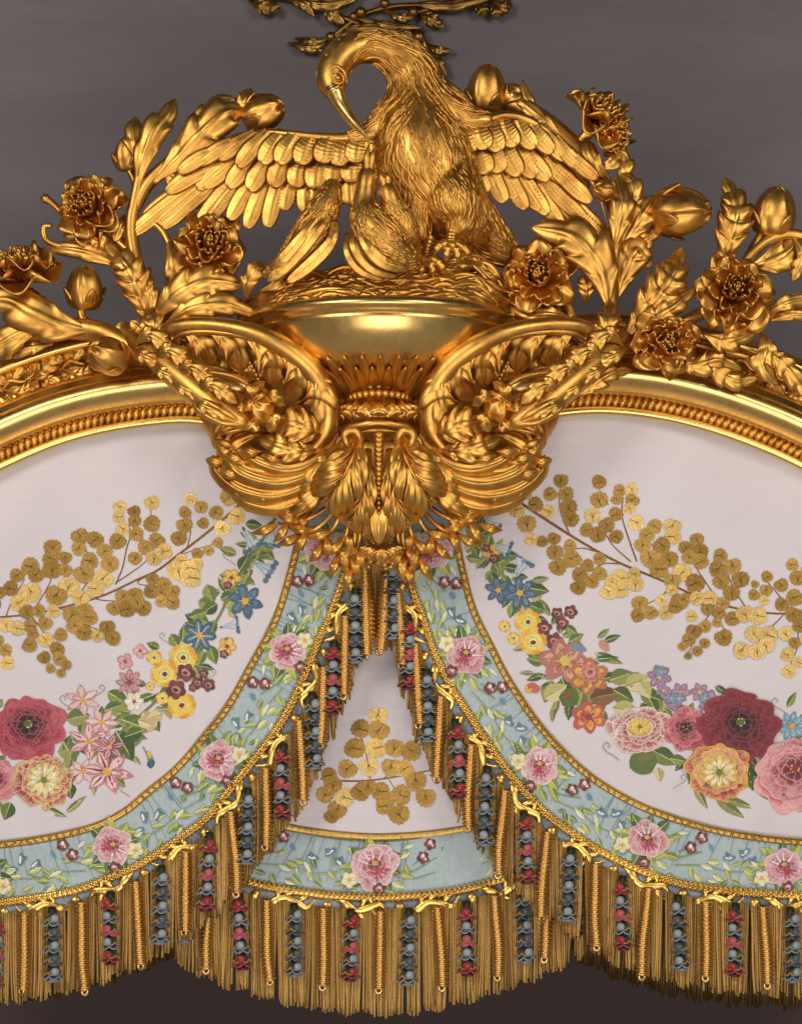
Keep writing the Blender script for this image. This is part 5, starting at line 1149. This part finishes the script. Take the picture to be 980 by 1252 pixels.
def flower_drop_proto(kind, n=5, sp=16.5):
    root = bpy.data.objects.new('flower_drop', None); C.objects.link(root)
    mb = colmesh([(lambda m_: tube(m_, np.array([(0, 2, 4), (0, 2, -n * sp * .5), (0, 2, -n * sp)]), 5, raw=True, seg=8), GRN)])
    mb.build('core', M['cord_thread'], root)
    for i in range(n + 1):
        z = -6 - i * sp; last = i == n - 1
        if i == n: break
        red = kind == 'red'
        bc = [RDD, GRY, PNK, GRY, RDD][i % 5] if red else [GRY, NV2 * 1.3, GRY, NV2 * 1.3, GRY][i % 5]
        pc = [RDD * .7, NV2, PNK * .9, NAV, BUR][i % 5] if red else [NV2, NAV, NV2, NV2, NAV][i % 5]
        R_ = 13 if last else 11.8
        def bell(mb, z=z, R_=R_, ins=0, n_=3, dz=0):
            t = np.linspace(0, 1, 8); a = np.linspace(0, 2 * np.pi, 42, endpoint=False)
            lob = np.abs(np.sin(n_ * a[None] + ins)) ** .7
            r = (3.5 + (R_ - 3.5) * t[:, None] ** .7) * (1 - .16 * (1 - lob) * t[:, None])
            zz = z - 2 + dz - 11 * t[:, None] * (.62 + .38 * lob) + 0 * r
            P = np.stack([r * np.cos(a), r * np.sin(a) * .8, zz], -1)
            shell(mb, P[:, list(range(42)) + [0]], 1.0)
        def rimf(mb, z=z, R_=R_, ins=0, n_=3, th_=.9):
            a = np.linspace(0, 2 * np.pi, 43); lob = np.abs(np.sin(n_ * a + ins)) ** .7
            r = (R_ + .3) * (1 - .16 * (1 - lob)); zz = z - 2 - 11 * (.62 + .38 * lob)
            tube(mb, np.stack([r * np.cos(a), r * np.sin(a) * .8, zz], -1), th_, raw=True, n=60, seg=5)
        parts = [(lambda mb, b=bell: b(mb, ins=.5, n_=3), pc), (lambda mb, r_=rimf: r_(mb, ins=.5, n_=3), bc * .75 + .03),
                 (lambda mb, b=bell: b(mb, R_=R_ * .86, ins=1.3, n_=3, dz=5), GRN), (lambda mb, r_=rimf, z=z: r_(mb, z=z + 5, R_=R_ * .86, ins=1.3), GLD * .7),
                 (lambda mb, z=z: ball(mb, (0.4, -7.4, z - 3.8), 5.2, 8, 12, (1.05, .75, 1.0), raw=True), bc)]
        if last:
            parts.append((lambda mb, z=z: [tube(mb, np.array([(5 * k * math.cos(t), 5 * k * math.sin(t) * .8 - 1, z - 13 - 2 * k) for t in np.linspace(0, 6.1, 8)]), 2.2, raw=True, n=20, seg=6) for k in (1.2, .6)], pc * .9 if red else GRY * .7))
        o = colmesh(parts).build('blossom', M['satin_bead'], root)
        if i == n - 1: pass
    return root
PROTO = {}
for k, (L_, b_) in enumerate([(98, 0), (95, 4), (100, -4), (93, 2)]): PROTO['b%d' % k] = bullion_proto(L_, b_, k)
for k in ('red', 'blue'): PROTO[k] = flower_drop_proto(k)
used = set()
def place_drop(key, x, y, d, tilt, label, group):
    src = PROTO[key]
    if key in used:
        o = src.copy(); C.objects.link(o)
        for ch in src.children:
            c = ch.copy(); C.objects.link(c); c.parent = o; c.matrix_parent_inverse = ch.matrix_parent_inverse.copy()
    else: o = src; used.add(key)
    o.location = tuple(V(x, y, d) * S); o.rotation_euler = (0, tilt, (tilt * 37) % 1.2 - .6); o.scale = (1, 1, .95 + (abs(tilt) * 71 % 1) * .1)
    tag(o, label, 'twisted drop' if key[0] == 'b' and key != 'blue' else 'flower drop', group)
    return o
ORD = 'first second third fourth fifth sixth seventh eighth ninth tenth eleventh twelfth thirteenth fourteenth fifteenth sixteenth seventeenth eighteenth nineteenth twentieth'.split() + ['twenty-' + w for w in 'first second third fourth fifth sixth seventh eighth ninth'.split()]
def drops(spots, dep, where, seed, first=0):
    q = random.Random(seed); nb = nr = nu = 0
    for i, (x, y) in enumerate(spots):
        k = (i + first) % 4
        tl = q.uniform(-.075, .075)
        if k in (0, 2):
            nb += 1; place_drop('b%d' % q.randrange(4), x, y, dep + 3, tl, 'twisted gold cord drop, %s of its kind %s' % (ORD[nb - 1], where), 'twisted gold cord drops')
        elif k == 1:
            nu += 1; place_drop('blue', x, y, dep + 5, tl, 'grey-blue blossom drop, %s of its kind %s' % (ORD[nu - 1], where), 'grey-blue blossom drops')
        else:
            nr += 1; place_drop('red', x, y, dep + 5, tl, 'red and pink blossom drop, %s of its kind %s' % (ORD[nr - 1], where), 'red and pink blossom drops')
# ---------------------------------------------------------------- left and right swags
LIN = [(372, 600), (367, 640), (361, 678), (345, 735), (330, 773), (309, 811), (280, 862), (256, 894), (218, 938), (180, 970), (153, 992), (115, 1011), (62, 1024), (0, 1033), (-70, 1036)]
LOUT = [(446, 610), (438, 650), (425, 693), (404, 752), (389, 785), (374, 823), (351, 872), (324, 912), (290, 955), (253, 1000), (222, 1024), (180, 1052), (146, 1069), (87, 1090), (0, 1104), (-70, 1110)]
RIN = [(552, 600), (554, 640), (564, 693), (578, 746), (599, 789), (620, 830), (653, 880), (686, 918), (723, 951), (767, 978), (811, 997), (872, 1015), (931, 1025), (985, 1030), (1060, 1033)]
ROUT = [(480, 610), (486, 650), (497, 693), (506, 728), (516, 754), (527, 789), (546, 831), (567, 865), (592, 904), (622, 946), (660, 989), (699, 1019), (735, 1042), (774, 1061), (817, 1077), (869, 1087), (921, 1092), (985, 1096), (1060, 1100)]
def swag(label, lin_, lout, side, garl, spray, anchors, xr, seed, where, first, at):
    inner, outer = Curve(lin_), Curve(lout)
    root = thing('swag_valance', label, 'valance', at)
    # the silk, from behind the cornice down to the galloon
    o_ = np.argsort(inner.p[:, 0]); xs_, ys_ = inner.p[o_, 0], inner.p[o_, 1]
    xs = np.concatenate([np.linspace(xr[0], xr[1], 90)])
    P = np.zeros((len(xs), 60, 3))
    for i, x in enumerate(xs):
        yb = np.interp(x, xs_, ys_) + 2
        for j, t in enumerate(np.linspace(0, 1, 60)):
            y = 440 * (1 - t) + yb * t; e_ = max(0, 1 - (yb - y) / 60)
            P[i, j] = V(x, y, cdep(x, y) - 1.2 * e_ + 5.0 * e_ * (1 - e_) * (.6 + .6 * math.sin(x * .06 + y * .035) + .4 * math.sin(x * .13 - y * .05)))
    mb = MB(); shell(mb, P, 3, np.broadcast_to(VIEW, P.shape)); silk = mb.build('silk_panel', M['silk'], root)
    garl(silk)
    gold_spray(silk, *spray)
    # blue border
    n, w = 220, 9
    P = np.array([[np.append(inner.at(d * inner.len) * (1 - t) + outer.at(d * outer.len) * t, 0) for t in np.linspace(0, 1, w)] for d in np.linspace(0, 1, n)])
    G = np.array([[V(x, y, .8 + cdep(x, y)) for x, y, _ in r] for r in P])
    mb = MB(); shell(mb, G, 2.5, np.broadcast_to(VIEW, G.shape)); mb.c = [np.ones((mb.n, 4)) * np.array([*lin('98a7aa', 1.42), 1])]; mb.hasc = True
    band = mb.build('border_band', M['moire'], root)
    band_motifs(inner, outer, anchors, band, side, .4)
    ribbon(inner, side, -3.2, 4.2, 2.0, 'galloon', 'gold_thread', root, GT, 1.4, ripple=.5)
    q = random.Random(seed); mb = MB()
    for d in np.arange(4, inner.len, 9):      # couching stitches of the galloon
        p, t = inner.at(d), inner.tan(d); nn = np.array([-t[1], t[0]]) * side; sk = q.uniform(-3, 3)
        tube(mb, [(*(p - nn * 3 + t * sk), 4.4), (*(p + nn * .5), 5.4), (*(p + nn * 4 - t * sk), 4.4)], q.choice([.8, 1.2, 1.6]), n=5, seg=5)
    tube(mb, [(*(inner.at(d) - np.array([-inner.tan(d)[1], inner.tan(d)[0]]) * side * 3.8), 3.2) for d in np.linspace(0, inner.len, 60)], 1.0, n=240, seg=6)
    mb.c = [np.ones((mb.n, 4)) * np.array([*lin('a5803c', 1.3), 1])]; mb.hasc = True; mb.build('galloon_stitches', M['gold_thread'], root)
    trim(outer, side, root, 1.0, 4)
    f = fringe(outer, side, root, 9, lambda x, d: 104 * min(1, .75 + d / 700), d0=outer.near(*((425, 693) if side < 0 or True and xr[0] < 0 else (497, 693))), seed=seed); f['kind'] = 'stuff'
    sp = []; d = outer.near(*((436, 655) if xr[0] < 0 else (488, 655))) + 30
    while d < outer.len - 40:
        p, t = outer.at(d), outer.tan(d); r_ = p + np.array([-t[1], t[0]]) * side * 18
        if -20 < r_[0] < 1000: sp.append((r_[0], r_[1]))
        d += 34.2
    drops(sp, 14, where, seed, first)
    return root
lspray = (0, 590, 2.97, LLEAF, LSTEM); rspray = (620, 560, 2.722, RLEAF, RSTEM)
swag('left white silk swag with crimson rose garland, gold leaf spray and blue flowered border', LIN, LOUT, -1, garland_left, lspray, [(390, 672), (357, 800), (268, 930), (135, 1030), (-20, 1066)], (-60, 372), 3, 'down the left swag fringe', 0, (180, 760, 0))
swag('right white silk swag with burgundy and pink roses, gold leaf spray and blue flowered border', RIN, ROUT, 1, garland_right, rspray, [(530, 672), (572, 800), (662, 933), (792, 1022), (958, 1060)], (552, 1040), 4, 'down the right swag fringe', 1, (800, 760, 0))
# ---------------------------------------------------------------- centre panel
CD = -30
cen = thing('centre_valance', 'narrow white silk centre panel with gold leaves and blue border between the two swags', 'valance', (463, 900, CD))
CIN = Curve([(280, 978), (330, 1003), (357, 1012), (410, 1020), (463, 1023), (520, 1020), (575, 1012), (620, 1000), (670, 978)])
COUT = Curve([(222, 1044), (262, 1066), (316, 1082), (360, 1090), (400, 1095), (463, 1098), (525, 1094), (565, 1088), (612, 1076), (660, 1060), (706, 1040)])
xs = np.linspace(280, 670, 60); P = np.zeros((60, 40, 3))
for i, x in enumerate(xs):
    o_ = np.argsort(CIN.p[:, 0]); yb = np.interp(x, CIN.p[o_, 0], CIN.p[o_, 1]) + 2
    for j, t in enumerate(np.linspace(0, 1, 40)): y = 640 * (1 - t) + yb * t; P[i, j] = V(x, y, CD + cdep(x, y))
mb = MB(); shell(mb, P, 3, np.broadcast_to(VIEW, P.shape)); csilk = mb.build('silk_panel', M['silk'], cen)
CLEAF = "462,875,12b;441,891,12;463,893,13;434,915,13;459,915,13b;482,915,12;502,918,13;425,940,12;451,937,12b;478,938,12;495,940,11;407,960,11;397,972,11;412,990,12;422,975,12b;440,968,12;405,998,9;466,968,12;490,972,13;508,955,13;470,985,12;488,996,13;450,962,10;520,975,12;402,948,10"
gold_spray(csilk, 0, 0, 1.0, CLEAF, [([(392, 952), (430, 955), (470, 952), (525, 942)], 2.2), ([(463, 880), (458, 915), (452, 953)], 1.6), ([(440, 895), (448, 925), (450, 950)], 1.4), ([(502, 918), (485, 940), (468, 952)], 1.4), ([(490, 995), (485, 970), (475, 953)], 1.4), ([(410, 990), (425, 970), (440, 955)], 1.4)], dep=CD)
n, w_ = 140, 7
G = np.array([[V(*(CIN.at(d * CIN.len) * (1 - t) + COUT.at(d * COUT.len) * t), CD + .8) for t in np.linspace(0, 1, w_)] for d in np.linspace(0, 1, n)])
mb = MB(); shell(mb, G, 2.5, np.broadcast_to(VIEW, G.shape)); mb.c = [np.ones((mb.n, 4)) * np.array([*lin('98a7aa', 1.42), 1])]; mb.hasc = True
band = mb.build('border_band', M['moire'], cen)
e0_ = cdep
band_motifs(CIN, COUT, [(270, 1018), (458, 1058), (646, 1030)], band, 1, CD + .4, big=1)
ribbon(CIN, 1, -4, 5, CD + 2, 'galloon', 'gold_thread', cen, GT, 1.4, ripple=.5)
trim(COUT, 1, cen, CD + 1, -2)
f = fringe(COUT, 1, cen, CD + 8, lambda x, d: 112 + 12 * math.exp(-((x - 463) / 150) ** 2), seed=9); f['kind'] = 'stuff'
sp = []; d = 14
while d < COUT.len - 8:
    p, t = COUT.at(d), COUT.tan(d); r_ = p + np.array([-t[1], t[0]]) * 18; sp.append((r_[0], r_[1])); d += 34
drops(sp, CD + 13, 'from left on the centre fringe', 12, 1)
# the short knot of threads under the pendant
mb = MB(); q = random.Random(5); cols = []
for i in range(46):
    x = 463 + q.uniform(-15, 15); tube(mb, [(x * .7 + 463 * .3, 690, 6 + q.uniform(-2, 2)), (x, 730, 8 + q.uniform(-2, 2)), (x + q.uniform(-2, 2), 772 + q.uniform(-8, 16) - abs(x - 463), 7)], 1.3, n=7, seg=5)
mb.c = [np.ones((mb.n, 4)) * np.array([*lin('b08a4a', 1.35), 1])]; mb.hasc = True
tag(mb.build('thread_tassel', M['cord_thread']), 'short tassel of loose gold threads hanging under the berries of the pendant', 'tassel')
for x, y, tl, w_ in [(446, 706, .03, 'left'), (471, 704, -.10, 'right')]:
    place_drop('b%d' % (0 if w_ == 'left' else 1), x, y, 18, -tl, 'twisted gold cord drop hanging under the pendant berries, %s one of the pair' % w_, 'twisted gold cord drops')
# ---------------------------------------------------------------- fringe of the valance behind
for lab, pts, sd in [('fringe of the valance behind, shade painted into its gold, showing below the left swag', [(-70, 1122), (0, 1118), (60, 1110), (120, 1096), (180, 1074), (240, 1044), (290, 1010)], 1), ('fringe of the valance behind, shade painted into its gold, showing below the right swag', [(640, 1020), (690, 1052), (740, 1082), (800, 1104), (860, 1116), (930, 1122), (1060, 1126)], 1)]:
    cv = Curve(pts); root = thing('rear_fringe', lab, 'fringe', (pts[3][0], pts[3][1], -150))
    f = fringe(cv, 1, root, -150, lambda x, d: 108, name='threads', hexs=('6a4e24', '785a2c', '5c431e'), seed=len(pts) + int(pts[0][0]), step=2.2, off=0); f['kind'] = 'stuff'  # gold threads coloured dark brown, the shade under the canopy painted in
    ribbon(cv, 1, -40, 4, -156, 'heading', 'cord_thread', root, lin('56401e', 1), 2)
# ================================================================ camera and light
cam = bpy.data.cameras.new('camera'); co = bpy.data.objects.new('camera', cam); C.objects.link(co)
co.location = (CX * S, -D * S, Z0 * S); co.rotation_euler = (math.pi / 2, 0, 0)
cam.sensor_fit = 'VERTICAL'; cam.sensor_height = 36; cam.lens = D * 36 / 1252
cam.shift_y = (PC - 626) / 1252
cam.clip_end = 100
sc = bpy.context.scene; sc.camera = co
w = bpy.data.worlds.new('World'); sc.world = w; w.use_nodes = True
bg = w.node_tree.nodes['Background']
bg.inputs[0].default_value = (.62, .57, .56, 1); bg.inputs[1].default_value = 1
wn = w.node_tree
tc = wn.nodes.new('ShaderNodeTexCoord'); sx = wn.nodes.new('ShaderNodeSeparateXYZ'); wn.links.new(tc.outputs['Generated'], sx.inputs[0])
mr = wn.nodes.new('ShaderNodeMapRange'); mr.inputs[1].default_value = -1; mr.inputs[2].default_value = 1; wn.links.new(sx.outputs['Z'], mr.inputs[0])
# a room: glow added below to brighten the bowl, dim walls, darker ceiling
wn.links.new(ramp(wn, mr.outputs[0], [(.0, (.26, .235, .22)), (.32, (.16, .145, .135)), (.52, (.045, .041, .040)), (1, (.036, .034, .035))]), bg.inputs[0])
def area(name, loc, tgt, sx, sy, e, col=(1, .93, .86)):
    l = bpy.data.lights.new(name, 'AREA'); l.shape = 'RECTANGLE'; l.size = sx; l.size_y = sy; l.energy = e; l.color = col
    o = bpy.data.objects.new(name, l); C.objects.link(o); o.location = loc
    d = np.array(tgt) - np.array(loc)
    from mathutils import Vector
    o.rotation_euler = Vector(d).to_track_quat('-Z', 'Y').to_euler()
    return o
cx, zc_ = CX * S, (Z0 + 300) * S
area('softbox_lamp', (cx - 2.6, -4.2, zc_ + 1.6), (cx, 0, zc_), 1.9, 1.8, 90)
area('softbox_lamp', (cx + 2.6, -4.2, zc_ + 1.4), (cx, 0, zc_), 1.9, 1.8, 66)
area('softbox_lamp', (cx + .2, -5.2, zc_ - 2.3), (cx, 0, zc_), 3.6, 3.0, 125)
sc.view_settings.view_transform = 'Standard'; sc.view_settings.look = 'None'; sc.view_settings.exposure = 0; sc.view_settings.gamma = 1
sc.render.engine = 'CYCLES'
sc.cycles.max_bounces = 8; sc.cycles.use_denoising = True
